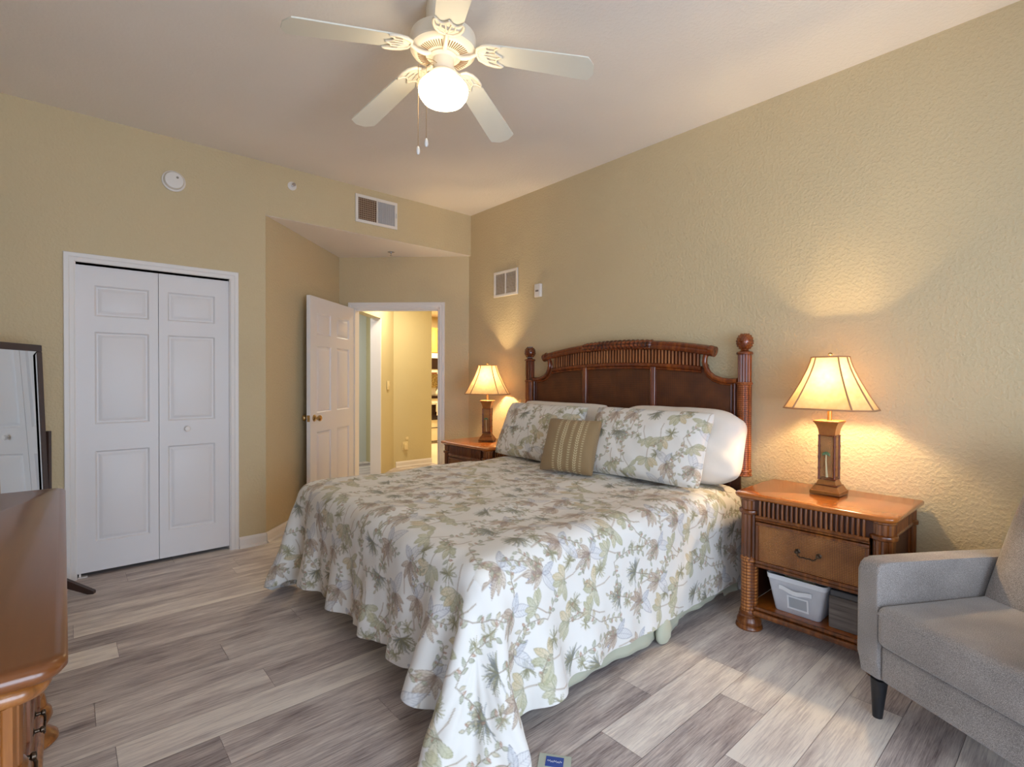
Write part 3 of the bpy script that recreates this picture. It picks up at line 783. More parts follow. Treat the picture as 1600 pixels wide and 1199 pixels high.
def grid_mesh(name, P, colors=None, mat=None, parent=None, thick=0.0, loc=None):
    nx, ny = P.shape[:2]
    me = bpy.data.meshes.new(name)
    co = P.reshape(-1, 3).astype(np.float32)
    idx = np.arange(nx * ny).reshape(nx, ny)
    F = np.stack([idx[:-1, :-1], idx[1:, :-1], idx[1:, 1:], idx[:-1, 1:]], -1).reshape(-1, 4)
    me.vertices.add(len(co)); me.vertices.foreach_set('co', co.ravel())
    me.loops.add(F.size); me.loops.foreach_set('vertex_index', F.ravel().astype(np.int32))
    me.polygons.add(len(F)); me.polygons.foreach_set('loop_start', np.arange(0, F.size, 4, dtype=np.int32))
    me.update(calc_edges=True); me.shade_smooth()
    if colors is not None:
        c = colors.reshape(-1, 3) / 255.0
        c = np.where(c <= .04045, c / 12.92, ((c + .055) / 1.055) ** 2.4)
        at = me.color_attributes.new('print', 'FLOAT_COLOR', 'POINT')
        at.data.foreach_set('color', np.concatenate([c, np.ones((len(c), 1))], 1).astype(np.float32).ravel())
    if mat: me.materials.append(mat)
    o = bpy.data.objects.new(name, me); COL.objects.link(o)
    if parent: o.parent = parent
    if loc: o.location = loc
    if thick:
        s = o.modifiers.new('thickness', 'SOLIDIFY'); s.thickness = thick; s.offset = -1 if thick > 0 else 1
    return o
def cloth_mat(name, attr=True, col=None, bump=.25, wr=0.5):
    t = NT(name); v = t.coord('Object')
    if attr: t.base(t.n('ShaderNodeAttribute', attribute_name='print').outputs['Color'])
    else: t.base(t.ramp(t.noise(v, 3, 2), [(.3, tuple(c * .97 for c in col[:3]) + (1,)), (.7, col)]))
    t.set(Roughness=.85, Sheen_Weight=.15)
    h = t.math('ADD', t.math('MULTIPLY', t.noise(v, 7, 3, .55), wr), t.math('MULTIPLY', t.noise(v, 500, 1), .02))
    t.bump(h, bump, .02)
    return t.m
M_PRINT = cloth_mat('botanical_print_cotton')

def catmull(A, f, axis):
    """cubic interpolation of a grid along one axis"""
    A = np.moveaxis(A, axis, 0); n = A.shape[0]; t = np.linspace(0, n - 1, (n - 1) * f + 1)
    i = np.minimum(t.astype(int), n - 2); u = (t - i).reshape((-1,) + (1,) * (A.ndim - 1))
    p0, p1, p2, p3 = A[np.maximum(i - 1, 0)], A[i], A[i + 1], A[np.minimum(i + 2, n - 1)]
    R = .5 * (2 * p1 + (p2 - p0) * u + (2 * p0 - 5 * p1 + 4 * p2 - p3) * u * u + (3 * p1 - p0 - 3 * p2 + p3) * u ** 3)
    return np.moveaxis(R, 0, axis)
# settled shape of the comforter
CP, UVc = settle_comforter()
def smooth_grid(P, n=1):
    for _ in range(n):
        Q = P.copy(); Q[1:-1] = .25 * P[:-2] + .5 * P[1:-1] + .25 * P[2:]; P = Q.copy(); P[:, 1:-1] = .25 * Q[:, :-2] + .5 * Q[:, 1:-1] + .25 * Q[:, 2:]
    return P
CP = smooth_grid(CP, 1)
FUP = 8
G = catmull(catmull(CP, FUP, 0), FUP, 1); UV = catmull(catmull(UVc, FUP, 0), FUP, 1)
# soft quilted unevenness: shallow puffs over the top, deeper where it hangs
du = np.gradient(G, axis=0); dv = np.gradient(G, axis=1); nr = np.cross(du, dv); nr /= np.linalg.norm(nr, axis=-1, keepdims=True) + 1e-9
if nr[40, 300, 2] < 0: nr = -nr
rg = np.random.default_rng(8)
disp = np.zeros(G.shape[:2])
for _ in range(46):
    fx, fy = rg.normal(0, 9, 2); disp += np.sin(UV[..., 0] * fx + UV[..., 1] * fy + rg.uniform(0, 6.28)) * .0011
for _ in range(26):
    fx, fy = rg.normal(0, 26, 2); disp += np.sin(UV[..., 0] * fx + UV[..., 1] * fy + rg.uniform(0, 6.28)) * .00035
hang = np.clip((.62 - G[..., 2]) / .3, 0, 1)
hf = np.clip((1.06 - UV[..., 0]) / .45, 0, 1) ** 1.3; yy = UV[..., 1]; xx = UV[..., 0]
disp += hf * (.013 * np.sin(27 * yy + 1.6 * np.sin(5.3 * yy) + 1.2 * xx) + .008 * np.sin(49 * yy + 2.2 * np.sin(3.1 * yy) - 3 * xx))
hs = np.clip((1.38 - UV[..., 1]) / .42, 0, 1) ** 1.3
disp += hs * (1 - hf) * (.005 * np.sin(17 * xx + 1.8 * np.sin(4.1 * xx) + 2 * yy) + .002 * np.sin(43 * xx + 5 * yy))
ax_ = np.maximum(1.06 - xx, 0); ay_ = np.maximum(1.38 - yy, 0); rr = np.hypot(ax_, ay_); th_ = np.arctan2(ay_, ax_ + 1e-6)
hc = np.clip(rr / .5, 0, 1) ** 1.2 * np.sin(np.clip(th_, 0, PI / 2) * 2) ** .7
disp += hc * (.016 * np.sin(th_ * 13 + 2.5 * rr) + .008 * np.sin(th_ * 25 + 1 + 4 * rr))
disp += .006
G = G + nr * disp[..., None]
G[..., 2] = np.maximum(G[..., 2], .010)
com = grid_mesh('comforter', G, PRINT.sample(UV[..., 1] + .17, UV[..., 0] + .2), M_PRINT, thick=.0)
sm = com.modifiers.new('thickness', 'SOLIDIFY'); sm.thickness = .007; sm.offset = -1.0 if np.mean(np.cross(du, dv)[30:60, 280:320, 2]) > 0 else 1.0
tag(com, 'cream comforter printed with leaves and blooms, draped over the bed to the floor', 'comforter')
bm = BM()
vs_ = []
tagc = thing('care_tag', 'small grey fabric tag with blue label on the floor by the comforter corner', 'tag', (1.235, 1.185, 0.004), math.radians(-52))
bm = BM(); bx(bm, -.055, .055, -.035, .035, 0, .003, .001, 1); obj('tag_cloth', bm, mat_plain('grey_green_satin', rgb(178, 184, 170), .6), tagc)
bm = BM(); bx(bm, -.030, .030, -.022, .022, .0032, .0045); tag(obj('blue_label', bm, mat_plain('royal_blue_label', rgb(40, 70, 150), .5), tagc, False), 'royal blue woven label')
bm = BM(); tube(bm, [(-.024 + .048 * i / 40, .004 * math.sin(i * 1.1) + .002 * math.sin(i * .37), .005) for i in range(41)], .0007, 5)
obj('label_script', bm, mat_plain('white_thread', rgb(230, 232, 240), .7), tagc)

# ------------------------------------------------------------------ bed: mattress, base, skirt, feet
bed = thing('bed', 'king bed with sage green bed skirt under the printed comforter', 'bed', (2.08, 2.30, 0))
M_MATT = cloth_mat('white_mattress_ticking', False, rgb(228, 222, 212))
bm = BM(); bx(bm, -1.01, .955, -.915, .915, .33, .635, .07, 4); obj('mattress', bm, M_MATT, bed)
bm = BM(); bx(bm, -.94, .955, -.86, .86, .16, .328, .02, 2); obj('box_spring', bm, M_MATT, bed)
M_SAGE = cloth_mat('sage_green_skirt_cloth', False, rgb(186, 186, 164))
def skirt(pts, z0f, z1=.33, amp=.008):
    n = 0; rows = []
    L = [0]
    for a, b in zip(pts[:-1], pts[1:]): L.append(L[-1] + math.dist(a, b))
    tot = L[-1]; m = int(tot / .012); P = np.zeros((m, 14, 3))
    for i in range(m):
        s = tot * i / (m - 1); k = max(j for j in range(len(L) - 1) if L[j] <= s + 1e-9); f = (s - L[k]) / (L[k + 1] - L[k])
        ax, ay = pts[k]; bx_, by_ = pts[k + 1]; d = Vector((bx_ - ax, by_ - ay)).normalized(); nrm = Vector((d.y, -d.x))
        x, y = ax + (bx_ - ax) * f, ay + (by_ - ay) * f
        for j in range(14):
            t_ = j / 13; w = amp * t_ * (math.sin(s * 17 + 1.3 * math.sin(s * 5)) + .5 * math.sin(s * 41))
            z = z1 + (z0f(s) - z1) * t_
            P[i, j] = (x + nrm.x * (w + .025 * t_), y + nrm.y * (w + .025 * t_), z)
    return P
z0 = lambda s: .020 + .010 * (1 + math.sin(s * 4.3)) + (.025 if 1.45 < s < 1.95 else 0)
near = skirt([(-.95, -.872), (.10, -.872)], z0); near2 = skirt([(.14, -.872), (.95, -.872)], lambda s: z0(s + 1.3))
for Pn in (near, near2):
    grid_mesh('bed_skirt', Pn, None, M_SAGE, bed, .002)
grid_mesh('bed_skirt', skirt([(-.86, .86), (-.86, -.86)], z0), None, M_SAGE, bed, .002)
grid_mesh('bed_skirt', skirt([(.95, .86), (-.94, .86)], z0), None, M_SAGE, bed, .002)
bm = BM()      # rumpled fold of the skirt puddling at the split
lathe(bm, [(.004, .004), (.034, .006), (.050, .025), (.054, .06), (.046, .10), (.03, .14), (.01, .16)], (.128, -.915, 0), 22, squash=(1.05, .5)); obj('skirt_fold', bm, M_SAGE, bed)
M_METAL = mat_plain('dark_steel', rgb(50, 48, 50), .4, .8)
for x in (-.85, .0, .85):
    for y in (-.78, .78):
        bm = BM(); lathe(bm, [(.022, 0.0), (.024, .01), (.016, .02), (.014, .161)], (x, y, 0), 14); obj('leg', bm, M_METAL, bed)

# ------------------------------------------------------------------ pillows
def pillow_grid(w, h, th, n=(150, 90), seed=0, flange=0.0, pinch=.05, up=1, wr=.004, cr=.05):
    """returns front+back closed sheet as a grid wrapped round: (2n, m) positions, local x across, z up, -y front; and uv"""
    rg = np.random.default_rng(seed); U = np.linspace(-1, 1, n[0]); V = np.linspace(-1, 1, n[1])
    u, v = np.meshgrid(U, V, indexing='ij')
    px = w / 2 * u * (1 - pinch * (1 - 0.0) * (v ** 2) * 0 - pinch * (1 - v * v) * (np.abs(u) ** 3))
    pz = h / 2 * v * (1 - pinch * (1 - u * u) * (np.abs(v) ** 3))
    px *= 1 - cr * np.abs(v) ** 5 * u * u; pz *= 1 - cr * 1.3 * np.abs(u) ** 5 * v * v
    wi = 1 - flange
    q = np.clip(1 - (np.abs(u) / wi) ** 2.6, 0, 1) * np.clip(1 - (np.abs(v) / wi) ** 2.2, 0, 1)
    rim_ = np.clip((1 - np.maximum(np.abs(u), np.abs(v))) / .012, 0, 1)
    t = th / 2 * q ** .42 + .004 * rim_
    w_ = np.zeros_like(u)
    for _ in range(14):
        a, b = rg.normal(0, 4.5, 2); w_ += np.sin(a * u * 1.6 + b * v + rg.uniform(0, 6.28)) * wr * .35
    edge = np.exp(-((1 - np.abs(u)) / .22) ** 2) + np.exp(-((1 - np.abs(v)) / .3) ** 2)
    w_ += wr * .8 * edge * np.sin(v * 14 + u * 9 + seed) * q ** .3
    front = np.stack([px, -t - w_ * (q > 0) * q ** .25, pz], -1); back = np.stack([px, t + .8 * w_ * q ** .25, pz], -1)
    return front, back, np.stack([u * w / 2, v * h / 2], -1)
def pillow(name, w, h, th, mat, loc, rot, colors=None, parent=None, **kw):
    f, b, uv = pillow_grid(w, h, th, **kw)
    nx, ny = f.shape[:2]
    P = np.concatenate([f, b[:, ::-1]], 1)      # wrap over the top edge
    col = None
    if colors is not None:
        c = colors(uv); col = np.concatenate([c, c[:, ::-1]], 1)
    o = grid_mesh(name, P, col, mat, parent)
    me = o.data; bmm = BM(); bmm.from_mesh(me); bmesh.ops.remove_doubles(bmm, verts=bmm.verts, dist=.0004)
    es = [e for e in bmm.edges if e.is_boundary]
    if es:
        bmesh.ops.holes_fill(bmm, edges=es, sides=0)
    bmesh.ops.recalc_face_normals(bmm, faces=bmm.faces); bmm.to_mesh(me); bmm.free(); me.shade_smooth()
    o.location = loc; o.rotation_euler = rot
    return o
M_WHITEC = cloth_mat('white_pillow_cotton', False, rgb(230, 222, 211), .3, .7)
# local -y is the front; leaning back on the headboard: yaw 90 deg (front looks to -x) and tilt
def lean(yaw, tilt):   # rotation whose front looks to -x, leaning back by tilt, with a small yaw
    return (Matrix.Rotation(yaw, 4, 'Z') @ Matrix.Rotation(-PI / 2, 4, 'Z') @ Matrix.Rotation(-tilt, 4, 'X')).to_euler()
gp = 'pillows along the headboard'
tag(pillow('sleeping_pillow', .90, .47, .235, M_WHITEC, (2.925, 1.770, .890), lean(0, .30), seed=11, cr=.16, pinch=.02, wr=.006), 'plain white pillow bulging out behind the right printed sham', 'pillow')
tag(pillow('sleeping_pillow', .90, .46, .18, M_WHITEC, (2.945, 2.80, .890), lean(0, .30), seed=12), 'plain white pillow peeking over the left printed sham', 'pillow')
tag(pillow('pillow_sham', .88, .48, .19, M_PRINT, (2.745, 1.880, .888), lean(.02, .42), lambda q: PRINT.sample(q[..., 0] + .21, q[..., 1] + .66), seed=1, n=(250, 130), flange=.03), 'botanical print sham leaning right of the brown cushion', 'pillow')
tag(pillow('pillow_sham', .90, .47, .18, M_PRINT, (2.76, 2.84, .883), lean(-.03, .42), lambda q: PRINT.sample(q[..., 0] + .66, q[..., 1] + .25), seed=2, n=(250, 130), flange=.03), 'botanical print sham leaning left, behind the brown cushion', 'pillow')
# throw cushion with embroidered leaf bands
def cushion_cols(q):
    x = q[..., 0]; z = q[..., 1]; c = np.empty(q.shape[:-1] + (3,)); c[:] = (142, 117, 82)
    rg = np.random.default_rng(4)
    c += (np.sin(x * 2100) * np.sin(z * 2100))[..., None] * 5
    def band(x0, w, a):
        m = np.zeros(x.shape)
        for i in range(26):
            zc = -.21 + i * .0165; s_ = 1 if i % 2 else -1; ang = s_ * .75 + PI / 2
            for sg in (-1, 1):
                dx = x - x0 - sg * w * .28; dz = z - zc; r = (math.cos(.9) * dx * sg + math.sin(.9) * dz); p = (-math.sin(.9) * dx * sg + math.cos(.9) * dz)
                m = np.maximum(m, np.clip(1.3 - (r / (w * .42)) ** 2 - (p / .0042) ** 2, 0, 1))
        return m * a
    for x0, w, a in ((-.025, .030, .9), (.035, .016, .8), (-.075, .014, .8), (.085, .024, .9), (.125, .012, .7)):
        m = band(x0, w, a)[..., None]; c = c * (1 - m) + np.array((206, 192, 152)) * m
        l = (np.clip(1 - np.abs(np.abs(x - x0) - w * .85) / .0016, 0, 1) * .35 * a)[..., None]; c = c * (1 - l) + np.array((196, 180, 138)) * l
    return c
M_CUSH = cloth_mat('olive_brown_linen', True, bump=.15)
tag(pillow('throw_cushion', .41, .39, .14, M_CUSH, (2.555, 2.32, .842), lean(.22, .40), cushion_cols, seed=6, n=(180, 160), pinch=.09, flange=.0, wr=.002), 'square olive brown cushion with pale embroidered leaf stripes on the bed', 'cushion')

# ------------------------------------------------------------------ headboard
M_RATTAN = mat_wood('red_brown_rattan', rgb(56, 19, 4), rgb(104, 43, 10), rgb(150, 76, 24), rough=.25, coat=.5)
M_RATDK = mat_wood('dark_rattan', rgb(46, 16, 8), rgb(84, 32, 14), rgb(112, 48, 20), rough=.3, coat=.4)
M_PANEL = mat_weave('dark_woven_panel', rgb(42, 17, 5), rgb(78, 36, 12), rgb(118, 66, 28), (900, 900, 900), .4, .5)
M_POSTWEAVE = mat_weave('brown_woven_wrap', rgb(60, 24, 10), rgb(132, 66, 28), rgb(178, 106, 54), (560, 560, 520), .35, .6)
hb = thing('headboard', 'carved dark rattan headboard with arched top rail and two pineapple finials', 'headboard', (3.085, 2.34, 0))
HX = 0.0
def reeded_post(bm, x, y, z0, z1, R, n=12, rr=None):
    rr = rr or R * .30
    cyl(bm, (x, y, z0), (x, y, z1), R - rr * .6, seg=20)
    for i in range(n):
        a = 2 * PI * i / n; px, py = x + (R - rr) * math.cos(a), y + (R - rr) * math.sin(a)
        tube(bm, [(px, py, z0), (px, py, (z0 + z1) / 2), (px, py, z1)], rr, 8)
for y in (-.943, .943):
    p_ = BM(); reeded_post(p_, 0, y, 1.27, 1.445, .040, 11)
    lathe(p_, [(.036, 1.44), (.046, 1.444), (.048, 1.452), (.044, 1.460), (.030, 1.464), (.020, 1.470), (.019, 1.478), (.024, 1.484)], (0, y, 0), 24)
    post = obj('post', p_, M_RATTAN, hb)
    p_ = BM(); lathe(p_, [(.042, .715), (.043, .72), (.041, .75), (.041, 1.265), (.043, 1.27), (.030, 1.275)], (0, y, 0), 28)
    for z in (.72, .745, 1.27): lathe(p_, [(.041, z - .008), (.046, z - .004), (.046, z + .004), (.041, z + .008)], (0, y, 0), 28)
    obj('woven_sleeve', p_, M_POSTWEAVE, post)
    p_ = BM(); prof = [(.004, 1.480)]
    for i in range(1, 15):
        a = PI * i / 15; prof.append((.043 * math.sin(a) ** .85 + .002, 1.519 - .045 * math.cos(a) * (1.0 if a < PI / 2 else 1.12)))
    rings = lathe(p_, prof + [(.003, 1.571)], (0, y, 0), 32)
    for k, ring in enumerate(rings):
        for i, v in enumerate(ring):
            g = 1 + .10 * abs(math.sin(i * PI / 4 + k * .8) * math.sin(i * PI / 4 - k * .8))
            v.co.x *= g; v.co.y = y + (v.co.y - y) * g
    for k in range(8):       # overlapping pineapple scales
        a = PI * (k + 1.2) / 9.6; rz_ = .043 * math.sin(a) ** .85 + .001; zz_ = 1.519 - .045 * math.cos(a) * (1.0 if a < PI / 2 else 1.12)
        for i in range(12):
            b_a = 2 * PI * (i + .5 * (k % 2)) / 12; cx_, cy_ = rz_ * math.cos(b_a), y + rz_ * math.sin(b_a)
            tube(p_, [(cx_ * .93, y + (cy_ - y) * .93, zz_ - .007), (cx_ * 1.03, y + (cy_ - y) * 1.03, zz_), (cx_ * 1.07, y + (cy_ - y) * 1.07, zz_ + .006)], [.003, .0062 * (rz_ / .044) + .001, .0012], 6)
    obj('finial', p_, M_RATTAN, post)
def arch(y, ends, mid, half): return ends + (mid - ends) * (1 - (y / half) ** 2)
rail = BM()
ys = [-.745 + 1.49 * i / 48 for i in range(49)]
for dx, dz, r in ((-.012, .012, .020), (-.020, -.010, .018), (.008, .018, .018)):
    tube(rail, [(HX + dx, y, arch(y, 1.468, 1.538, .745) + dz) for y in ys], r, 12)
tr_ = obj('top_rail', rail, M_RATTAN, hb)
for s in (-1, 1):
    c_ = BM(); tube(c_, [(HX - .006, s * .725, arch(.725, 1.468, 1.538, .745) + .004), (HX - .006, s * .760, 1.466)], [.036, .034], 18); obj('rail_cap', c_, M_RATTAN, tr_)
w_ = BM(); ysw = [-.31 + .62 * i / 60 for i in range(61)]
tube(w_, [(HX - .008, y, arch(y, 1.468, 1.538, .745) + .004) for y in ysw], [.035 + .0035 * math.sin(i * 1.7) - (.008 if i in (0, 60) else 0) for i in range(61)], 20)
tag(obj('carved_wrap', w_, M_POSTWEAVE if False else mat_weave('dark_carved_wrap', rgb(40, 14, 6), rgb(92, 38, 16), rgb(140, 72, 34), (180, 180, 240), .35, 1.2), tr_), 'dark carved wrap at the centre of the rail')
def lowz(y): return arch(y, 1.362, 1.398, .68)
b_ = BM()
n_sl = 50
for i in range(n_sl):
    y = -.655 + 1.31 * (i + .5) / n_sl
    tube(b_, [(HX, y, lowz(y)), (HX, y, arch(y, 1.468, 1.538, .745) - .01)], .0075, 8)
obj('slat_band', b_, mat_wood('worn_rattan_slat', rgb(96, 48, 22), rgb(144, 84, 44), rgb(176, 116, 70), grain=(50, 50, 3)), hb)
b_ = BM(); prism(b_, [(y, lowz(y)) for y in [-.65 + 1.3 * i / 20 for i in range(21)]] + [(y, arch(y, 1.468, 1.538, .745) - .01) for y in [.65 - 1.3 * i / 20 for i in range(21)]], HX + .009, HX + .014, 'YZ'); obj('slat_backing', b_, M_RATDK, hb, False)
b_ = BM(); tube(b_, [(HX - .008, y, lowz(y)) for y in [-.67 + 1.34 * i / 30 for i in range(31)]], .015, 12); tube(b_, [(HX - .004, y, lowz(y) - .022) for y in [-.67 + 1.34 * i / 30 for i in range(31)]], .009, 10)
obj('lower_rail', b_, M_RATTAN, hb)
for s in (-1, 1):
    b_ = BM()
    cv = [(.705, 1.462), (.694, 1.43), (.692, 1.40), (.702, 1.365), (.722, 1.333), (.755, 1.307), (.80, 1.290), (.85, 1.283), (.905, 1.285)]
    cvd = []
    for a, b in zip(cv[:-1], cv[1:]):
        for q in range(3): cvd.append((a[0] + (b[0] - a[0]) * q / 3, a[1] + (b[1] - a[1]) * q / 3))
    cvd.append(cv[-1])
    tube(b_, [(HX - .010, s * y, z) for y, z in cvd], .017, 12); tube(b_, [(HX + .004, s * (y - .012), z - .018) for y, z in cvd], .010, 10)
    obj('scroll_rail', b_, M_RATTAN, hb)
    b_ = BM()
    for dy in (-.011, .011): tube(b_, [(HX - .006, s * .31 + dy, .60), (HX - .006, s * .31 + dy, lowz(.31))], .011, 10)
    tube(b_, [(HX - .008, s * .31, .60), (HX - .008, s * .31, lowz(.31))], .009, 10)
    obj('divider', b_, M_RATTAN, hb)
    b_ = BM(); tube(b_, [(HX - .004, s * .885, .72), (HX - .004, s * .885, 1.28)], .009, 10); obj('edge_bead', b_, M_RATDK, hb)
cvp = [(.705, 1.40), (.722, 1.333), (.755, 1.307), (.80, 1.290), (.85, 1.283), (.91, 1.285)]
for y0, y1 in ((-.31, .31),):
    b_ = BM(); prism(b_, [(y0, .60), (y1, .60)] + [(y1 - (y1 - y0) * i / 10, lowz(y1 - (y1 - y0) * i / 10)) for i in range(11)], HX + .002, HX + .018, 'YZ'); obj('woven_panel', b_, M_PANEL, hb, False)
for s in (-1, 1):
    pts = [(s * .31, .60), (s * .92, .60), (s * .92, 1.27)] + [(s * y, z - .01) for y, z in reversed(cvp)] + [(s * y, lowz(y)) for y in (.67, .55, .43, .31)]
    b_ = BM(); prism(b_, pts, HX + .002, HX + .018, 'YZ'); obj('woven_panel', b_, M_PANEL, hb, False)
for s0, s1 in ((-.298, .298), (.322, .875), (-.875, -.322)):
    for y in (s0 + .012, s1 - .012):
        b_ = BM(); tube(b_, [(HX - .001, y, .62), (HX - .001, y, (lowz(y) - .03) if abs(y) < .7 else 1.262)], .005, 8); obj('panel_bead', b_, M_RATDK, hb)
for y in (-.5, .5):
    b_ = BM(); bx(b_, .019, XR - 3.085 - .001, y - .05, y + .05, .95, 1.05); obj('wall_bracket', b_, M_RATDK, hb, False)

# ------------------------------------------------------------------ nightstand
M_HONEY = mat_wood('honey_brown_top', rgb(140, 74, 24), rgb(162, 90, 32), rgb(180, 106, 42), scale=(.6, .6, .6), grain=(1.5, 18, 10), rough=.2, coat=.6, bump=.01)
M_STICK = mat_wood('brown_bamboo_stick', rgb(56, 25, 6), rgb(108, 56, 18), rgb(158, 96, 38), grain=(50, 50, 3), rough=.3, coat=.3)
M_WEAVE = mat_weave('honey_cane_weave', rgb(70, 34, 12), rgb(132, 78, 34), rgb(178, 120, 60), (900, 900, 850), .42, .6)
M_WRAP = mat_weave('chunky_rattan_wrap', rgb(70, 32, 12), rgb(142, 80, 34), rgb(192, 126, 66), (420, 420, 380), .35, .8)
M_UNDER = mat_plain('dark_stained_wood', rgb(70, 34, 16), .5, var=.15)
M_BRONZE = mat_plain('dark_bronze', rgb(84, 70, 58), .35, .9)
def rounded_rect(x0, x1, y0, y1, r, corners=(1, 1, 1, 1), n=7):
    out = []
    for (cx, cy, a0, use) in ((x1 - r, y1 - r, 0, corners[0]), (x0 + r, y1 - r, PI / 2, corners[1]), (x0 + r, y0 + r, PI, corners[2]), (x1 - r, y0 + r, 1.5 * PI, corners[3])):
        if use:
            for i in range(n + 1): a = a0 + PI / 2 * i / n; out.append((cx + r * math.cos(a), cy + r * math.sin(a)))
        else:
            out.append((cx + (r if math.cos(a0 + PI / 4) > 0 else -r), cy + (r if math.sin(a0 + PI / 4) > 0 else -r)))
    return out
def slab(bm, poly, zs):
    """stacked outlines: zs = [(z, inset)] giving a moulded edge"""
    cx = sum(p[0] for p in poly) / len(poly); cy = sum(p[1] for p in poly) / len(poly); rings = []
    n = len(poly)
    for z, ins in zs:
        ring = []
        for i, p in enumerate(poly):
            a = Vector(poly[i - 1]); b = Vector(poly[(i + 1) % n]); d = (b - a).normalized(); nn = Vector((d.y, -d.x))
            q = Vector(p) - nn * ins; ring.append(bm.verts.new((q.x, q.y, z)))
        rings.append(ring)
    ring_bridge(bm, rings)
def handle_bm(w=.12):
    bm = BM()
    for s in (-1, 1):
        lathe(bm, [(.011, 0), (.012, -.003), (.006, -.006), (.005, -.016), (.009, -.020), (.008, -.026), (.002, -.028)], (0, 0, 0), 12, 'X')
        for v in bm.verts:
            if not v.tag: v.co.y += s * w / 2; v.tag = True
    tube(bm, [(-.022, -w / 2, 0), (-.026, -w / 2 + .006, -.012), (-.026, -w * .30, -.022), (-.026, -w * .15, -.016), (-.026, 0, -.020), (-.026, w * .15, -.016), (-.026, w * .30, -.022), (-.026, w / 2 - .006, -.012), (-.022, w / 2, 0)], .0035, 8)
    return bm
def make_nightstand():
    t = thing('nightstand', 'rattan nightstand right of the bed with a white bin on its open shelf', 'nightstand', (2.885, .895, 0), 0, 'nightstands beside the bed')
    # outline: front (-x) corners rounded
    bm = BM(); slab(bm, rounded_rect(-.262, .255, -.352, .352, .045, (0, 1, 1, 0)), [(.682, .016), (.690, .004), (.700, .0), (.707, .003), (.711, .010)]); top = obj('top', bm, M_HONEY, t, ang=50)
    PX, PY = -.188, .290
    for s in (-1, 1):
        bm = BM(); reeded_post(bm, PX, s * PY, .37, .680, .042, 9, .0130); p = obj('post', bm, M_STICK, t)
        bm = BM(); lathe(bm, [(.044, .597), (.052, .602), (.054, .610), (.052, .618), (.044, .622)], (PX, s * PY, 0), 30); lathe(bm, [(.042, .668), (.047, .672), (.047, .679), (.042, .682)], (PX, s * PY, 0), 30); obj('collar', bm, M_STICK, p)
        bm = BM(); lathe(bm, [(.036, .085), (.043, .09), (.041, .12), (.041, .36), (.043, .372), (.036, .378)], (PX, s * PY, 0), 28)
        lathe(bm, [(.041, .35), (.045, .355), (.045, .365), (.041, .37)], (PX, s * PY, 0), 28); obj('woven_sleeve', bm, M_WRAP, p)
        bm = BM(); lathe(bm, [(.062, .0), (.066, .006), (.064, .018), (.058, .024), (.060, .030), (.058, .045), (.050, .060), (.051, .066), (.046, .072), (.048, .080), (.045, .092)], (PX, s * PY, 0), 30); obj('foot', bm, M_STICK, p)
        bm = BM(); reeded_post(bm, .20, s * .305, 0.0, .680, .028, 8, .010); lathe(bm, [(.030, .597), (.036, .602), (.036, .618), (.030, .622)], (.20, s * .305, 0), 20); obj('rear_post', bm, M_STICK, t)
    # slatted frieze
    bm = BM(); n = 22
    for i in range(n):
        y = -.235 + .47 * (i + .5) / n; tube(bm, [(-.222, y, .600), (-.224, y, .64), (-.222, y, .678)], .0062, 8)
    obj('slat_frieze', bm, M_STICK, t)
    for s in (-1, 1):
        bm = BM()
        for i in range(15):
            x = -.13 + .31 * i / 14; tube(bm, [(x, s * .318, .600), (x, s * .318, .680)], .0075, 8)
        obj('slat_frieze', bm, M_STICK, t)
    bm = BM(); bx(bm, -.212, .225, -.308, .308, .598, .682); obj('case', bm, M_UNDER, t, False)
    bm = BM(); tube(bm, [(-.222, -.245, .592), (-.222, .245, .592)], .0095, 10); tube(bm, [(-.216, -.245, .577), (-.216, .245, .577)], .0065, 8)
    for s in (-1, 1): tube(bm, [(-.13, s * .318, .608), (.19, s * .318, .608)], .010, 10)
    tube(bm, [(-.216, -.245, .343), (-.216, .245, .343)], .0095, 10); obj('rail', bm, M_STICK, t)
    # case sides and back behind the drawer
    bm = BM()
    for s in (-1, 1): bx(bm, -.17, .20, s * .300 - .006, s * .300 + .006, .12, .60)
    bx(bm, .205, .215, -.30, .30, .10, .60); bx(bm, -.195, .205, -.29, .29, .338, .348); obj('carcass', bm, M_UNDER, t, False)
    bm = BM()
    y0, y1, z0, z1 = -.246, .246, .353, .568
    for a, b, c, d in ((y0, y1, z1 - .016, z1), (y0, y1, z0, z0 + .016), (y0, y0 + .016, z0 + .016, z1 - .016), (y1 - .016, y1, z0 + .016, z1 - .016)):
        bx(bm, -.226, -.206, a, b, c, d, .005, 2)
    dr = obj('drawer', bm, M_STICK, t)
    bm = BM(); bx(bm, -.219, -.200, y0 + .014, y1 - .014, z0 + .014, z1 - .014); bx(bm, -.199, .15, y0 + .01, y1 - .01, z0 + .004, z1 - .02); obj('cane_panel', bm, M_WEAVE, dr, False)
    o = obj('drawer_handle', handle_bm(.092), M_BRONZE, dr, loc=(-.219, 0, .466))
    # open shelf
    bm = BM(); bx(bm, -.205, .20, -.285, .285, .112, .126); sh = obj('shelf', bm, M_HONEY, t, False)
    bm = BM(); tube(bm, [(-.212, -.25, .119), (-.212, .25, .119)], .010, 10); tube(bm, [(-.218, -.25, .094), (-.218, .25, .094)], .015, 12); bx(bm, -.212, -.19, -.25, .25, .085, .112); obj('shelf_rail', bm, M_STICK, sh)
    return t
ns = make_nightstand()
ns2 = copy_tree(ns); ns2.location = (2.885, 3.675, 0); ns2['label'] = 'rattan nightstand left of the bed in the corner by the entry door'

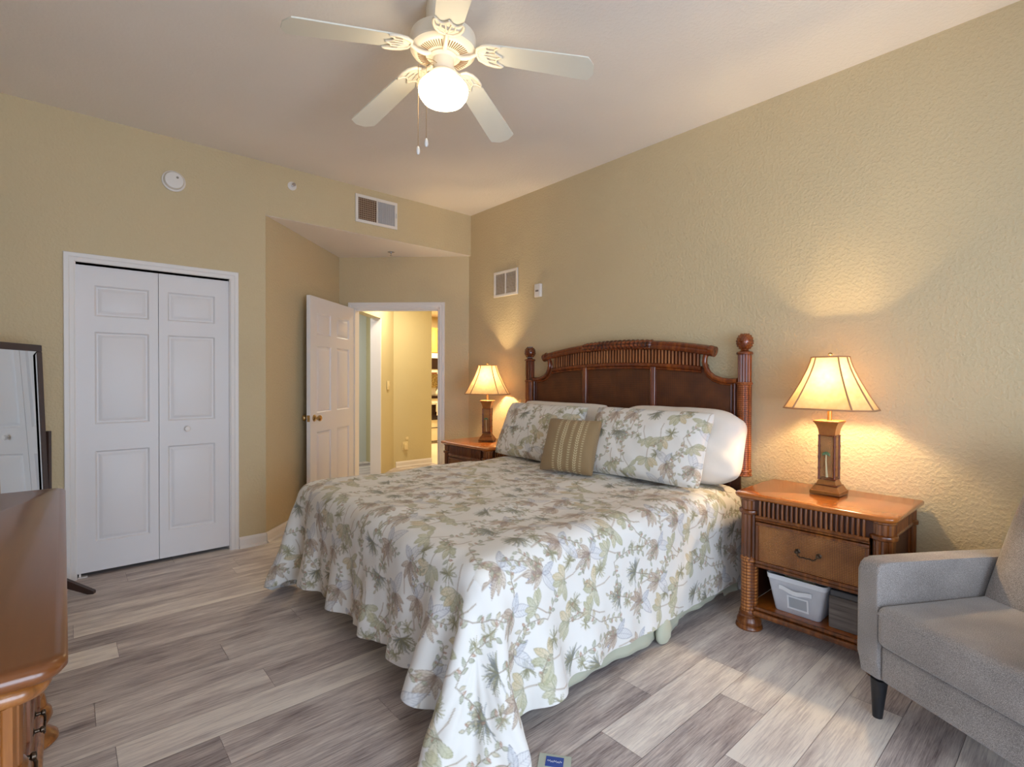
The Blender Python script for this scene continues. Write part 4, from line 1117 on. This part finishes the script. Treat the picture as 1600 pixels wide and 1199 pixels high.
# ------------------------------------------------------------------ storage bins on the shelf
M_BIN = mat_plain('pale_blue_grey_canvas', rgb(196, 198, 204), .85, var=.03, vs=20, bump=.25, bs=420)
M_BINB = mat_plain('white_binding', rgb(226, 228, 232), .8)
def tapered_bin(bm, wx, wy, h, k, th=.004):
    """open bin: bottom wx*k by wy*k, top wx by wy"""
    def ring(a, b, z, r=.018): return [bm.verts.new((x, y, z)) for x, y in rounded_rect(-a / 2, a / 2, -b / 2, b / 2, r)]
    rings = [ring(wx * k * .96, wy * k * .97, 0), ring(wx * k, wy * k, .004), ring(wx, wy, h), ring(wx - 2 * th, wy - 2 * th, h), ring(wx * k - 2 * th, wy * k - 2 * th, .008)]
    ring_bridge(bm, rings)
b = thing('storage_bin', 'pale canvas bin with label window and strap handle on the nightstand shelf', 'bin', (2.80, .965, .1265))
bm = BM(); tapered_bin(bm, .20, .275, .182, .76); obj('body', bm, M_BIN, b)
bm = BM()
def on_front(y, z): return -(.20 * (.76 + .24 * z / .182)) / 2
for (y0, y1, z0, z1) in ((-.058, .040, .088, .096), (-.058, .040, .028, .036), (-.058, -.050, .036, .088), (.032, .040, .036, .088)):
    vs_f = [(on_front(y, z) - .0005, y, z) for y, z in ((y0, z0), (y1, z0), (y1, z1), (y0, z1))]; vs_b = [(on_front(y, z) - .004, y, z) for y, z in ((y0, z0), (y1, z0), (y1, z1), (y0, z1))]
    ring_bridge(bm, [[bm.verts.new(p) for p in vs_f], [bm.verts.new(p) for p in vs_b]])
obj('label_frame', bm, M_BINB, b, False)
bm = BM(); f_ = [(on_front(y, z) - .001, y, z) for y, z in ((-.05, .036), (.032, .036), (.032, .088), (-.05, .088))]; g_ = [(x - .001, y, z) for x, y, z in f_]
ring_bridge(bm, [[bm.verts.new(p) for p in f_], [bm.verts.new(p) for p in g_]]); tag(obj('label_window', bm, mat_plain('grey_label_card', rgb(170, 174, 180), .7), b, False), 'grey label card')
bm = BM()
hp = [(.075, .128, .004), (.055, .128, .006), (.03, .122, .012), (.005, .118, .018), (-.012, .118, .018), (-.05, .124, .008), (-.075, .124, .004)]
rr_ = []
for y, z, off in hp:
    x = on_front(y, z) - off; rr_.append([bm.verts.new((x, y, z - .010)), bm.verts.new((x - .003, y, z - .010)), bm.verts.new((x - .003, y, z + .010)), bm.verts.new((x, y, z + .010))])
ring_bridge(bm, rr_); obj('strap_handle', bm, M_BINB, b)
bm = BM(); pr0 = rounded_rect(-.1015, .1015, -.139, .139, .018); pr1 = rounded_rect(-.0945, .0945, -.132, .132, .015)
ra = [bm.verts.new((x, y, .160)) for x, y in rounded_rect(-.0992, .0992, -.1365, .1365, .018)]; rb = [bm.verts.new((x, y, .184)) for x, y in pr0]; rc = [bm.verts.new((x, y, .184)) for x, y in pr1]; rd = [bm.verts.new((x, y, .172)) for x, y in rounded_rect(-.094, .094, -.1315, .1315, .015)]
ring_bridge(bm, [ra, rb, rc, rd], cap0=False, cap1=False); obj('rim_binding', bm, M_BINB, b)
bk = thing('magazine', 'cream magazine standing inside the pale canvas bin', 'magazine', (2.82, 1.00, .15), .05)
bm = BM(); bx(bm, -.006, .006, -.085, .055, 0, .172, .001, 1); bx(bm, .01, .018, -.08, .06, 0, .165, .001, 1); obj('pages', bm, mat_plain('cream_paper', rgb(226, 216, 176), .8), bk, False)
M_GREYWOOD = mat_wood('grey_weathered_board', rgb(72, 64, 60), rgb(108, 98, 92), rgb(146, 134, 126), grain=(8, 3, 60), rough=.7, coat=0, bump=.3)
b2 = thing('storage_box', 'dark grey wood grain box on the shelf beside the canvas bin', 'box', (2.84, .728, .1265))
bm = BM(); bx(bm, -.12, .12, -.095, .095, 0, .150, .003, 1); obj('body', bm, M_GREYWOOD, b2, False)
bm = BM(); bx(bm, -.116, .116, -.091, .091, .1505, .178, .003, 1); tag(obj('lid', bm, mat_plain('charcoal_lid', rgb(84, 82, 84), .6), b2, False), 'charcoal lid')

# ------------------------------------------------------------------ table lamps
M_LAMPWOOD = mat_plain('tan_painted_lamp_base', rgb(142, 90, 38), .4, var=.15, vs=30)
M_BAMBOO = mat_plain('dark_bamboo', rgb(104, 50, 22), .35, var=.2, vs=40)
M_LAMPWEAVE = mat_weave('lamp_wicker', rgb(96, 58, 24), rgb(150, 104, 54), rgb(188, 144, 88), (1000, 1000, 900), .5, .6)
M_TRIM = mat_plain('shade_trim_tape', rgb(176, 134, 96), .8)
t = NT('translucent_shade_linen'); v = t.coord('Object'); n_ = t.noise(v, 40, 3)
di = t.n('ShaderNodeBsdfDiffuse'); tl = t.n('ShaderNodeBsdfTranslucent'); mx = t.n('ShaderNodeMixShader'); mx.inputs[0].default_value = .14
c_ = t.ramp(n_, [(.3, rgb(216, 180, 128)), (.7, rgb(226, 192, 142))]); t.l(c_, di.inputs[0]); t.l(c_, tl.inputs[0])
t.l(di.outputs[0], mx.inputs[1]); t.l(tl.outputs[0], mx.inputs[2]); t.l(mx.outputs[0], t.out.inputs['Surface'])
M_SHADE = t.m
t = NT('lit_bulb'); em = t.n('ShaderNodeEmission'); em.inputs[0].default_value = (1, .78, .42, 1); em.inputs[1].default_value = 60.0; t.l(em.outputs[0], t.out.inputs['Surface']); M_BULB = t.m
def oct_ring(hx, hy, c):
    return [(-hx, -hy + c), (-hx, hy - c), (-hx + c, hy), (hx - c, hy), (hx, hy - c), (hx, -hy + c), (hx - c, -hy), (-hx + c, -hy)]
LAMP_POWER = 70.0
def make_lamp(loc, label, rz=0):
    t = thing('table_lamp', label, 'lamp', loc, rz, 'bedside table lamps')
    def sq(bm, prof):
        rings = [[bm.verts.new((x * h, y * h, z)) for x, y in ((-1, -1), (1, -1), (1, 1), (-1, 1))] for h, z in prof]; ring_bridge(bm, rings)
    bm = BM(); sq(bm, [(.067, .001), (.068, .004), (.068, .018), (.064, .021), (.050, .046), (.046, .047), (.037, .072)]); ba = obj('base', bm, M_LAMPWOOD, t, ang=20)
    bm = BM()
    for s, z, r in ((.051, .048, .0050), (.067, .004, .0035), (.040, .078, .0045)):
        tube(bm, [(-s, -s, z), (s, -s, z), (s, s, z), (-s, s, z)], r, 8, closed=True)
    obj('bamboo_edge', bm, M_BAMBOO, ba)
    bm = BM(); sq(bm, [(.033, .072), (.033, .302)]); col = obj('column', bm, M_LAMPWEAVE, t, False)
    bm = BM()
    for x in (-1, 1):
        for y in (-1, 1):
            zs = [.074 + .228 * i / 24 for i in range(25)]
            tube(bm, [(x * .035, y * .035, z) for z in zs], [.0055 + (.0018 if i % 6 == 0 else 0) for i in range(25)], 8)
    for z in (.086, .298): tube(bm, [(-.036, -.036, z), (.036, -.036, z), (.036, .036, z), (-.036, .036, z)], .004, 8, closed=True)
    obj('bamboo_corner', bm, M_BAMBOO, col)
    # little palm tree relief on the front (-x) and on the side (-y)
    for rz in (0,):
        bm = BM(); tube(bm, [(-.035, -.001, .088), (-.037, .001, .13), (-.037, .003, .17), (-.037, .002, .205)], [.0065, .0045, .004, .0035], 8)
        o = obj('palm_trunk', bm, mat_plain('pale_palm_trunk', rgb(196, 182, 140), .6), col); o.rotation_euler = (0, 0, rz)
        bm = BM()
        for a in (-.5, .1, .7, 1.25, PI - .7, PI - .1, PI + .5, PI - 1.25, PI / 2):
            dy, dz = math.cos(a), math.sin(a); tube(bm, [(-.037, .002, .205), (-.041, .002 + dy * .011, .205 + dz * .008 + .003), (-.040, .002 + dy * .022, .205 + dz * .013 - .004)], [.003, .0042, .001], 6)
        o2 = obj('palm_fronds', bm, mat_plain('green_palm_fronds', rgb(86, 120, 84), .6), col); o2.rotation_euler = (0, 0, rz)
    bm = BM(); sq(bm, [(.036, .302), (.037, .308), (.040, .330), (.047, .352), (.055, .366), (.058, .368), (.058, .374), (.054, .376)]); obj('capital', bm, M_LAMPWOOD, t, ang=20)
    bm = BM(); cyl(bm, (0, 0, .374), (0, 0, .475), .0105); cyl(bm, (0, 0, .475), (0, 0, .515), .015, .017); obj('neck', bm, mat_plain('brass_neck', rgb(190, 140, 70), .3, .6), t)
    # harp, finial, bulb
    bm = BM()
    for s in (-1, 1): tube(bm, [(0, s * .016, .49), (0, s * .045, .53), (0, s * .05, .60), (0, s * .03, .67), (0, 0, .700)], .0018, 6)
    hp_ = obj('harp', bm, M_BRASS, t)
    bm = BM(); lathe(bm, [(.004, .696), (.008, .702), (.005, .708), (.011, .712), (.009, .720), (.002, .724)], (0, 0, 0), 14); obj('finial', bm, M_BRASS, t)
    bm = BM(); lathe(bm, [(.012, .515), (.014, .525), (.026, .55), (.030, .572), (.024, .592), (.010, .603), (.002, .605)], (0, 0, 0), 18); bu = obj('bulb', bm, M_BULB, t)
    bm = BM(); rings = []; K = 10
    for i in range(K + 1):
        f = i / K; k = f ** 1.3; z = .700 - .265 * f
        rings.append([bm.verts.new((x, y, z)) for x, y in oct_ring(.050 + .072 * k, .080 + .122 * k, .030 + .040 * k)])
    ring_bridge(bm, rings, cap0=False, cap1=False); sh = obj('lamp_shade', bm, M_SHADE, t, ang=25)
    bm = BM()
    for z, k in ((.700, 0), (.435, 1)):
        tube(bm, [(x, y, z) for x, y in oct_ring(.051 + .072 * k, .081 + .122 * k, .030 + .040 * k)], .0042 if k == 0 else .0048, 6, closed=True)
    for j in range(8):
        pts = []
        for i in range(K + 1):
            f = i / K; k = f ** 1.3; x, y = oct_ring(.051 + .072 * k, .081 + .122 * k, .030 + .040 * k)[j]; pts.append((x, y, .700 - .265 * f))
        tube(bm, pts, .0040, 6)
    for s in (0, 1, 2, 3): a = s * PI / 2 + .2; cyl(bm, (0, 0, .6995), (.049 * math.cos(a), .075 * math.sin(a), .6995), .0012, seg=5)
    obj('trim', bm, M_TRIM, sh)
    li = point_light('bulb_light', (0, 0, .575), LAMP_POWER, (1.0, .74, .40), .034); li.parent = t
    return t
make_lamp((2.955, .900, .711), 'lit table lamp with palm tree base on the nightstand beside the armchair')
make_lamp((2.955, 3.72, .711), 'lit table lamp with palm tree base on the nightstand by the entry door', math.radians(38))

# ------------------------------------------------------------------ grey armchair
M_TWEED = None
t = NT('grey_tweed_upholstery'); v = t.coord('Object'); n1 = t.noise(v, 480, 1, .5); n2 = t.noise(v, 5, 2)
f = t.math('ADD', t.math('MULTIPLY', n1, .75), t.math('MULTIPLY', n2, .25))
t.base(t.ramp(f, [(.34, rgb(104, 97, 93)), (.5, rgb(140, 132, 127)), (.66, rgb(178, 169, 162))])); t.set(Roughness=.9, Sheen_Weight=.25)
t.bump(n1, .2, .002); M_TWEED = t.m
ch = thing('armchair', 'grey tweed armchair on tapered black legs at the right edge of the room', 'armchair', (2.335, .605, 0), math.atan2(-.87, -.49))
# local axes: +x runs along the front towards the far arm, +y towards the back
def cushion_box(bm, x0, x1, y0, y1, z0, z1, r=.02, n=4, skew=0.0):
    vs = bx(bm, x0, x1, y0, y1, z0, z1, r, n)
    return vs
CW = .78
def side_arm(sx):
    bm = BM()
    # outline in the depth-height plane, rounded front and gently sloping top
    pts = [(0.012, .165), (0.0, .24), (0.0, .560), (0.004, .588), (0.022, .603), (.05, .606), (.40, .600), (.72, .590), (.80, .585), (.80, .17), (.78, .15), (.05, .150)]
    x0, x1 = (0, .085) if sx == 0 else (CW - .085, CW)
    prism(bm, pts, x0, x1, 'YZ')
    es = [e for e in bm.edges if abs(e.verts[0].co.x - e.verts[1].co.x) < 1e-6]
    bmesh.ops.bevel(bm, geom=es, offset=.012, segments=3, affect='EDGES', profile=.6)
    return bm
for s in (0, 1): obj('arm', side_arm(s), M_TWEED, ch, ang=60)
bm = BM(); bx(bm, .088, CW - .088, .012, .78, .165, .300, .015, 3); obj('seat_base', bm, M_TWEED, ch, ang=60)
bm = BM(); bx(bm, .087, CW - .087, -.015, .64, .303, .448, .035, 5)
for v_ in bm.verts:
    if v_.co.z > .40: v_.co.z += .022 * math.cos((v_.co.x - CW / 2) / CW * PI) * max(0, math.cos((v_.co.y - .3) * 2.2))
seat = obj('seat_cushion', bm, M_TWEED, ch, ang=60)
bm = BM()
tube(bm, [(.10, -.014, .428), (CW - .10, -.014, .428)], .004, 8); obj('seam', bm, M_TWEED, seat)
# tufted reclined back
bkN = (60, 70); U_, V_ = np.meshgrid(np.linspace(-1, 1, bkN[0]), np.linspace(0, 1, bkN[1]), indexing='ij')
def back_sheet(front=True):
    w = (CW / 2 - .088) - .035 * np.clip((V_ - .45) / .55, 0, 1) ** 2
    X_ = CW / 2 + U_ * w; tz = .40 + V_ * .64
    yc = .50 + V_ * .30
    q = (np.clip(1 - np.abs(U_) ** 6, 0, 1) * np.clip(1 - np.abs(2 * V_ - 1) ** 8, 0, 1)) ** .4
    tuft = np.zeros_like(U_)
    for cu in (-.5, 0, .5):
        for cv in (.52, .78): tuft += .030 * np.exp(-(((U_ - cu) * .30) ** 2 + ((V_ - cv) * .64) ** 2) / .0012)
    Y_ = yc + (-.075 * q + tuft * q if front else .085 * q)
    return np.stack([X_, Y_, tz], -1)
f_, b_ = back_sheet(True), back_sheet(False)
P_ = np.concatenate([f_, b_[:, ::-1]], 1); bo = grid_mesh('back_cushion', P_, None, M_TWEED, ch)
bb = BM(); bb.from_mesh(bo.data); bmesh.ops.remove_doubles(bb, verts=bb.verts, dist=.0005); bmesh.ops.recalc_face_normals(bb, faces=bb.faces); bb.to_mesh(bo.data); bb.free(); bo.data.shade_smooth()
for cu in (-.5, 0, .5):
    for cv in (.52, .78):
        bm = BM(); lathe(bm, [(.010, 0), (.012, -.003), (.008, -.007), (.002, -.008)], (CW / 2 + cu * (CW / 2 - .095), .50 + cv * .30 - .052, .40 + cv * .64), 14, 'Y'); obj('button', bm, M_TWEED, bo)
M_BLKLEG = mat_plain('black_leg_lacquer', rgb(28, 28, 32), .4)
for x in (.055, CW - .055):
    for y in (.045, .72):
        bm = BM(); dx = -.006 if x < .3 else .006; cyl(bm, (x + dx * 1.0, y - (.0 if y < .3 else -.03), 0.0), (x, y, .152), .0165, .029, 18); obj('leg', bm, M_BLKLEG, ch)

# ------------------------------------------------------------------ dresser
M_DTOP = mat_wood('walnut_brown_dresser_top', rgb(98, 52, 18), rgb(116, 64, 24), rgb(132, 76, 34), scale=(.5, .5, .5), grain=(14, 1.2, 10), rough=.30, coat=.35, bump=.01)
M_DPOST = mat_wood('golden_brown_post', rgb(96, 54, 20), rgb(146, 88, 38), rgb(186, 124, 64), grain=(40, 40, 3), rough=.28, coat=.4)
dz = .888; DY0, DY1, DX0, DX1 = .975, 2.52, -.60, .004
dr = thing('dresser', 'long brown rattan dresser with a glossy top at the left edge', 'dresser', (-.30, 1.75, 0))
oy, ox = -1.75, .30
bm = BM(); slab(bm, rounded_rect(DX0 + ox, DX1 + ox, DY0 + oy, DY1 + oy, .040, (1, 0, 0, 1), 9), [(dz - .030, .020), (dz - .026, .008), (dz - .018, .001), (dz - .010, .001), (dz - .003, .006), (dz, .016)]); obj('top', bm, M_DTOP, dr, ang=50)
bm = BM(); slab(bm, rounded_rect(DX0 + ox + .01, DX1 + ox - .018, DY0 + oy + .02, DY1 + oy - .02, .042, (1, 0, 0, 1), 9), [(dz - .062, .022), (dz - .056, .006), (dz - .046, .001), (dz - .038, .004), (dz - .0305, .014)]); obj('top_moulding', bm, M_DPOST, dr, ang=50)
bx_x1 = -.052
bm = BM(); bx(bm, DX0 + ox + .03, bx_x1 + ox - .032, DY0 + oy + .09, DY1 + oy - .09, .10, dz - .062); obj('carcass', bm, M_UNDER, dr, False)
for y in (DY0 + .072, DY1 - .072):
    px, py = bx_x1 - .046 + ox, y + oy
    bm = BM(); reeded_post(bm, px, py, .38, dz - .063, .050, 11, .0135); p = obj('post', bm, M_DPOST, dr)
    bm = BM(); lathe(bm, [(.050, .70), (.057, .705), (.058, .713), (.056, .721), (.050, .725)], (px, py, 0), 28); obj('collar', bm, M_DPOST, p)
    bm = BM()
    for k in range(3):
        pts = []; a0 = k * 2 * PI / 3
        for i in range(61):
            a = a0 + i / 60 * 5.2; z = .12 + .27 * i / 60; pts.append((px + .026 * math.cos(a), py + .026 * math.sin(a), z))
        tube(bm, pts, .022, 10)
    obj('twisted_section', bm, M_DPOST, p)
    bm = BM(); lathe(bm, [(.072, 0), (.080, .010), (.078, .022), (.066, .034), (.050, .050), (.046, .060), (.056, .075), (.064, .095), (.060, .115), (.048, .13)], (px, py, 0), 30); obj('foot', bm, M_DPOST, p)
for y in (DY0 + .08, DY1 - .08):
    bm = BM(); cyl(bm, (DX0 + ox + .06, y + oy, 0), (DX0 + ox + .06, y + oy, dz - .063), .028); obj('rear_post', bm, M_DPOST, dr)
M_SIDEW = mat_wood('brown_drawer_frame', rgb(96, 54, 32), rgb(128, 78, 50), rgb(150, 98, 66), rough=.35)
cols = [(DY0 + .14, 1.72), (1.735, DY1 - .14)] if False else [(DY0 + .135, (DY0 + DY1) / 2 - .006), ((DY0 + DY1) / 2 + .006, DY1 - .135)]
for y0, y1 in cols:
    for z0, z1 in ((.60, .80), (.375, .59), (.145, .365)):
        bm = BM(); X0 = bx_x1 + ox - .030
        for a, b, c, d in ((y0, y1, z1 - .02, z1), (y0, y1, z0, z0 + .02), (y0, y0 + .02, z0 + .02, z1 - .02), (y1 - .02, y1, z0 + .02, z1 - .02)): bx(bm, X0, X0 + .016, a + oy, b + oy, c, d, .004, 2)
        d_ = obj('drawer', bm, M_SIDEW, dr)
        bm = BM(); bx(bm, X0 - .001, X0 + .009, y0 + oy + .018, y1 + oy - .018, z0 + .018, z1 - .018); obj('cane_panel', bm, M_WEAVE, d_, False)
        hb_ = handle_bm(.10)
        for v_ in hb_.verts: v_.co.x = -v_.co.x
        obj('drawer_handle', hb_, M_BRONZE, d_, loc=(X0 + .008, (y0 + y1) / 2 + oy, (z0 + z1) / 2 + .01))
bm = BM(); bx(bm, DX0 + ox + .04, bx_x1 + ox - .07, DY0 + oy + .055, DY0 + oy + .089, .14, dz - .063, .004); obj('side_panel', bm, M_SIDEW, dr)
bm = BM(); tube(bm, [(bx_x1 + ox - .02, DY0 + oy + .12, .10), (bx_x1 + ox - .02, DY1 + oy - .12, .10)], .018, 12); obj('bottom_rail', bm, M_DPOST, dr)

# ------------------------------------------------------------------ cheval mirror
M_ESP = mat_plain('espresso_wood', rgb(62, 42, 34), .35, var=.08)
ang = math.atan2(.88, .474)
mi = thing('floor_mirror', 'free-standing mirror in a dark espresso frame beside the closet', 'mirror', (-.085, 4.02, 0), ang)
# local +x points to the right (far) end, -y is the mirror side (towards the closet doors)
tilt = .035
bm = BM(); mw, mh = .43, 1.42
zc0 = .055
def tl_(bm):
    bmesh.ops.rotate(bm, cent=(0, 0, .78), matrix=Matrix.Rotation(-tilt, 3, 'X'), verts=bm.verts); return bm
for a, b, c, d in ((-mw, 0, zc0 + mh - .038, zc0 + mh), (-mw, 0, zc0, zc0 + .038), (-mw, -mw + .038, zc0 + .038, zc0 + mh - .038), (-.038, 0, zc0 + .038, zc0 + mh - .038)): bx(bm, a, b, -.014, .014, c, d, .003, 1)
fr_ = obj('frame', tl_(bm), M_ESP, mi, False)
t = NT('silvered_mirror'); t.base(rgb(232, 238, 240)); t.set(Metallic=1.0, Roughness=.015); M_MIR = t.m
bm = BM(); bx(bm, -mw + .034, -.034, -.008, -.002, zc0 + .034, zc0 + mh - .034); obj('mirror_glass', tl_(bm), M_MIR, fr_, False)
bm = BM()
x1_ = -.0375
for sgn in (0, 1):
    xa = -mw + .038 if sgn == 0 else -.038; xb = xa + (.022 if sgn == 0 else -.022)
    quad(bm, (xa, -.010, zc0 + .038), (xb, -.0135, zc0 + .06), (xb, -.0135, zc0 + mh - .06), (xa, -.010, zc0 + mh - .038))
    quad(bm, (xa, -.0085, zc0 + .038), (xb, -.0085, zc0 + .06), (xb, -.0085, zc0 + mh - .06), (xa, -.0085, zc0 + mh - .038))
tag(obj('mirror_bevel', tl_(bm), M_MIR, fr_, False), 'bevelled edge of the glass')
bm = BM(); bx(bm, -mw + .01, -.01, .0145, .018, zc0 + .01, zc0 + mh - .01); obj('backing_board', tl_(bm), M_ESP, fr_, False)
for x in (.022, -mw - .022):
    bm = BM(); bx(bm, x - .012, x + .012, -.016, .016, .06, .975, .003, 1); st = obj('upright', bm, M_ESP, mi, False)
    for sg in (-1, 1):
        bm = BM()
        pr = [(0, .13), (sg * .03, .13), (sg * .235, .016), (sg * .235, 0), (sg * .205, 0), (0, .085)]
        prism(bm, pr if sg > 0 else pr, x - .013, x + .013, 'YZ'); obj('leg', bm, M_ESP, st, False)
bm = BM(); bx(bm, -mw - .012, .012, -.010, .010, .10, .135); obj('stretcher', bm, M_ESP, mi, False)
for x in (.0045, -mw - .0045): bm = BM(); cyl(bm, (x - .006, 0, .78), (x + .006, 0, .78), .009); obj('pivot', bm, M_BRONZE, mi)

# ------------------------------------------------------------------ ceiling fan with light
M_FAN = mat_plain('cream_white_fan_enamel', rgb(232, 220, 200), .38, var=.01)
M_BLADE = mat_plain('white_fan_blade', rgb(226, 222, 208), .45, var=.015, vs=1.5)
fx, fy = 1.283, 1.940
fan = thing('ceiling_fan', 'white five blade ceiling fan with a lit glass globe and pull chains', 'ceiling fan', (fx, fy, 0))
bm = BM(); lathe(bm, [(.075, ZC), (.078, ZC - .02), (.078, ZC - .11), (.085, ZC - .128), (.128, ZC - .132), (.144, ZC - .142), (.147, ZC - .155), (.147, ZC - .185), (.143, ZC - .195), (.147, ZC - .199), (.144, ZC - .206)], (0, 0, 0), 56); obj('motor_housing', bm, M_FAN, fan, ang=35)
zb = ZC - .206
bm = BM(); lathe(bm, [(.143, zb), (.132, zb - .010), (.118, zb - .014), (.070, zb - .020), (.062, zb - .018)], (0, 0, 0), 56); bp = obj('bottom_plate', bm, M_FAN, fan, ang=35)
bm = BM()
for i in range(60):
    if i % 12 in (0, 11): continue
    a = 2 * PI * (i + .5) / 60 + math.radians(25.6); c, s = math.cos(a), math.sin(a)
    tube(bm, [(c * .078, s * .078, zb - .0205), (c * .114, s * .114, zb - .0158)], .0020, 5)
tag(obj('vent_slots', bm, mat_plain('slot_shadow_tan', rgb(130, 100, 68), .6), bp), 'row of radial vent slots')
bm = BM(); lathe(bm, [(.060, zb - .016), (.062, zb - .026), (.054, zb - .030), (.047, zb - .034), (.046, zb - .085), (.050, zb - .088), (.060, zb - .098), (.066, zb - .104), (.066, zb - .112), (.052, zb - .114)], (0, 0, 0), 40); obj('switch_housing', bm, M_FAN, fan, ang=30)
R_TIP = .665; droop = .103
for k in range(5):
    a = math.radians(25.6 + 72 * k)
    M_ = Matrix.Rotation(a, 4, 'Z')
    # blade: local x outwards; pitched; drooping
    bm = BM(); r0, r1 = .205, R_TIP; N_ = 18; top, bot = [], []
    outline = []
    for i in range(N_ + 1):
        f = i / N_; r = r0 + (r1 - r0) * f; w = .056 + .014 * f
        if f < .06: w *= .82 + 3 * f
        e = (r1 - r) / .035
        if e < 1: w *= (1 - (1 - e) ** 2.6 * .62) 
        outline.append((r, w))
    po = [(r, w) for r, w in outline] + [(r, -w) for r, w in reversed(outline)]
    prism(bm, po, -.003, .003)
    pitch = math.radians(-7)
    bmesh.ops.rotate(bm, cent=(0, 0, 0), matrix=Matrix.Rotation(pitch, 3, 'X'), verts=bm.verts)
    for v in bm.verts: v.co.z += (zb + .015) - .022 - (v.co.x - .15) / .515 * droop
    bmesh.ops.transform(bm, matrix=M_, verts=bm.verts)
    bl = obj('blade', bm, M_BLADE, fan, ang=50)
    bm = BM()
    # iron: arm, then a scalloped open plate under the blade root
    def put(pts, rad, closed=False): tube(bm, pts, rad, 8, closed=closed)
    zz = lambda r, y: (zb + .015) - .030 - (r - .15) / .515 * droop + math.sin(pitch) * y
    put([(.062, 0, zb - .020), (.085, 0, zb - .030), (.12, 0, zb - .030), (.155, 0, zz(.155, 0))], [.010, .011, .009, .007])
    arc = [(.150, .0), (.158, .030), (.185, .050), (.215, .060), (.250, .062), (.262, .056)]
    for sg in (-1, 1):
        put([(r, sg * y, zz(r, sg * y)) for r, y in arc], [.006, .008, .008, .007, .006, .004])
        put([(.262, sg * .056, zz(.262, sg * .056)), (.238, sg * .040, zz(.238, sg * .04)), (.232, sg * .028, zz(.232, sg * .028)), (.240, sg * .014, zz(.24, sg * .014)), (.262, 0, zz(.262, 0))], .0045)
        put([(.160, sg * .008, zz(.16, 0)), (.195, sg * .030, zz(.195, sg * .03)), (.232, sg * .030, zz(.232, sg * .03))], .004)
        put([(.165, sg * .004, zz(.165, 0)), (.215, sg * .010, zz(.215, sg * .01)), (.242, sg * .014, zz(.242, sg * .014))], .0035)
    # thin web between the scrolls
    web = [(.152, .0), (.16, .028), (.186, .046), (.20, .050), (.196, .022), (.182, .0), (.196, -.022), (.20, -.050), (.186, -.046), (.16, -.028)]
    lo = [bm.verts.new((r, y, zz(r, y) - .001)) for r, y in web]; hi = [bm.verts.new((r, y, zz(r, y) + .003)) for r, y in web]; ring_bridge(bm, [lo, hi])
    bmesh.ops.transform(bm, matrix=M_, verts=bm.verts)
    obj('blade_iron', bm, M_FAN, fan, ang=50)
t = NT('lit_opal_glass'); em = t.n('ShaderNodeEmission'); lw = t.n('ShaderNodeLayerWeight'); lw.inputs[0].default_value = .35
em.inputs[0].default_value = (1.0, .82, .54, 1); em.inputs[1].default_value = 8.0; t.l(em.outputs[0], t.out.inputs['Surface']); M_GLOBE = t.m
bm = BM(); gz = zb - .114
lathe(bm, [(.058, gz), (.066, gz - .004), (.086, gz - .016), (.106, gz - .038), (.112, gz - .058), (.106, gz - .082), (.090, gz - .104), (.062, gz - .118), (.030, gz - .126), (.004, gz - .129)], (0, 0, 0), 48); obj('glass_globe', bm, M_GLOBE, fan, ang=60)
for (cx, cy), zend, m_ in (((-.116, .021), 2.285, 'cream'), ((-.111, -.038), 2.300, 'grey')):
    # chains leave the switch housing and hang free
    bm = BM(); d_ = Vector((cx, cy)); dn = d_.normalized()
    pts = [(dn.x * .046, dn.y * .046, zb - .070), (dn.x * .075, dn.y * .075, zb - .074), (cx, cy, zb - .090)] + [(cx, cy, zb - .09 + (zend + .02 - zb + .09) * i / 12) for i in range(1, 13)]
    tube(bm, pts, .0012, 6); pc = obj('pull_chain', bm, mat_plain('chain_brass', rgb(170, 140, 100), .35, .7), fan)
    bm = BM(); lathe(bm, [(.002, zend + .022), (.005, zend + .018), (.0085, zend + .004), (.0085, zend - .006), (.004, zend - .014), (.001, zend - .015)], (cx, cy, 0), 14); obj('chain_pull', bm, mat_plain('white_ceramic', rgb(220, 214, 208), .3), pc)
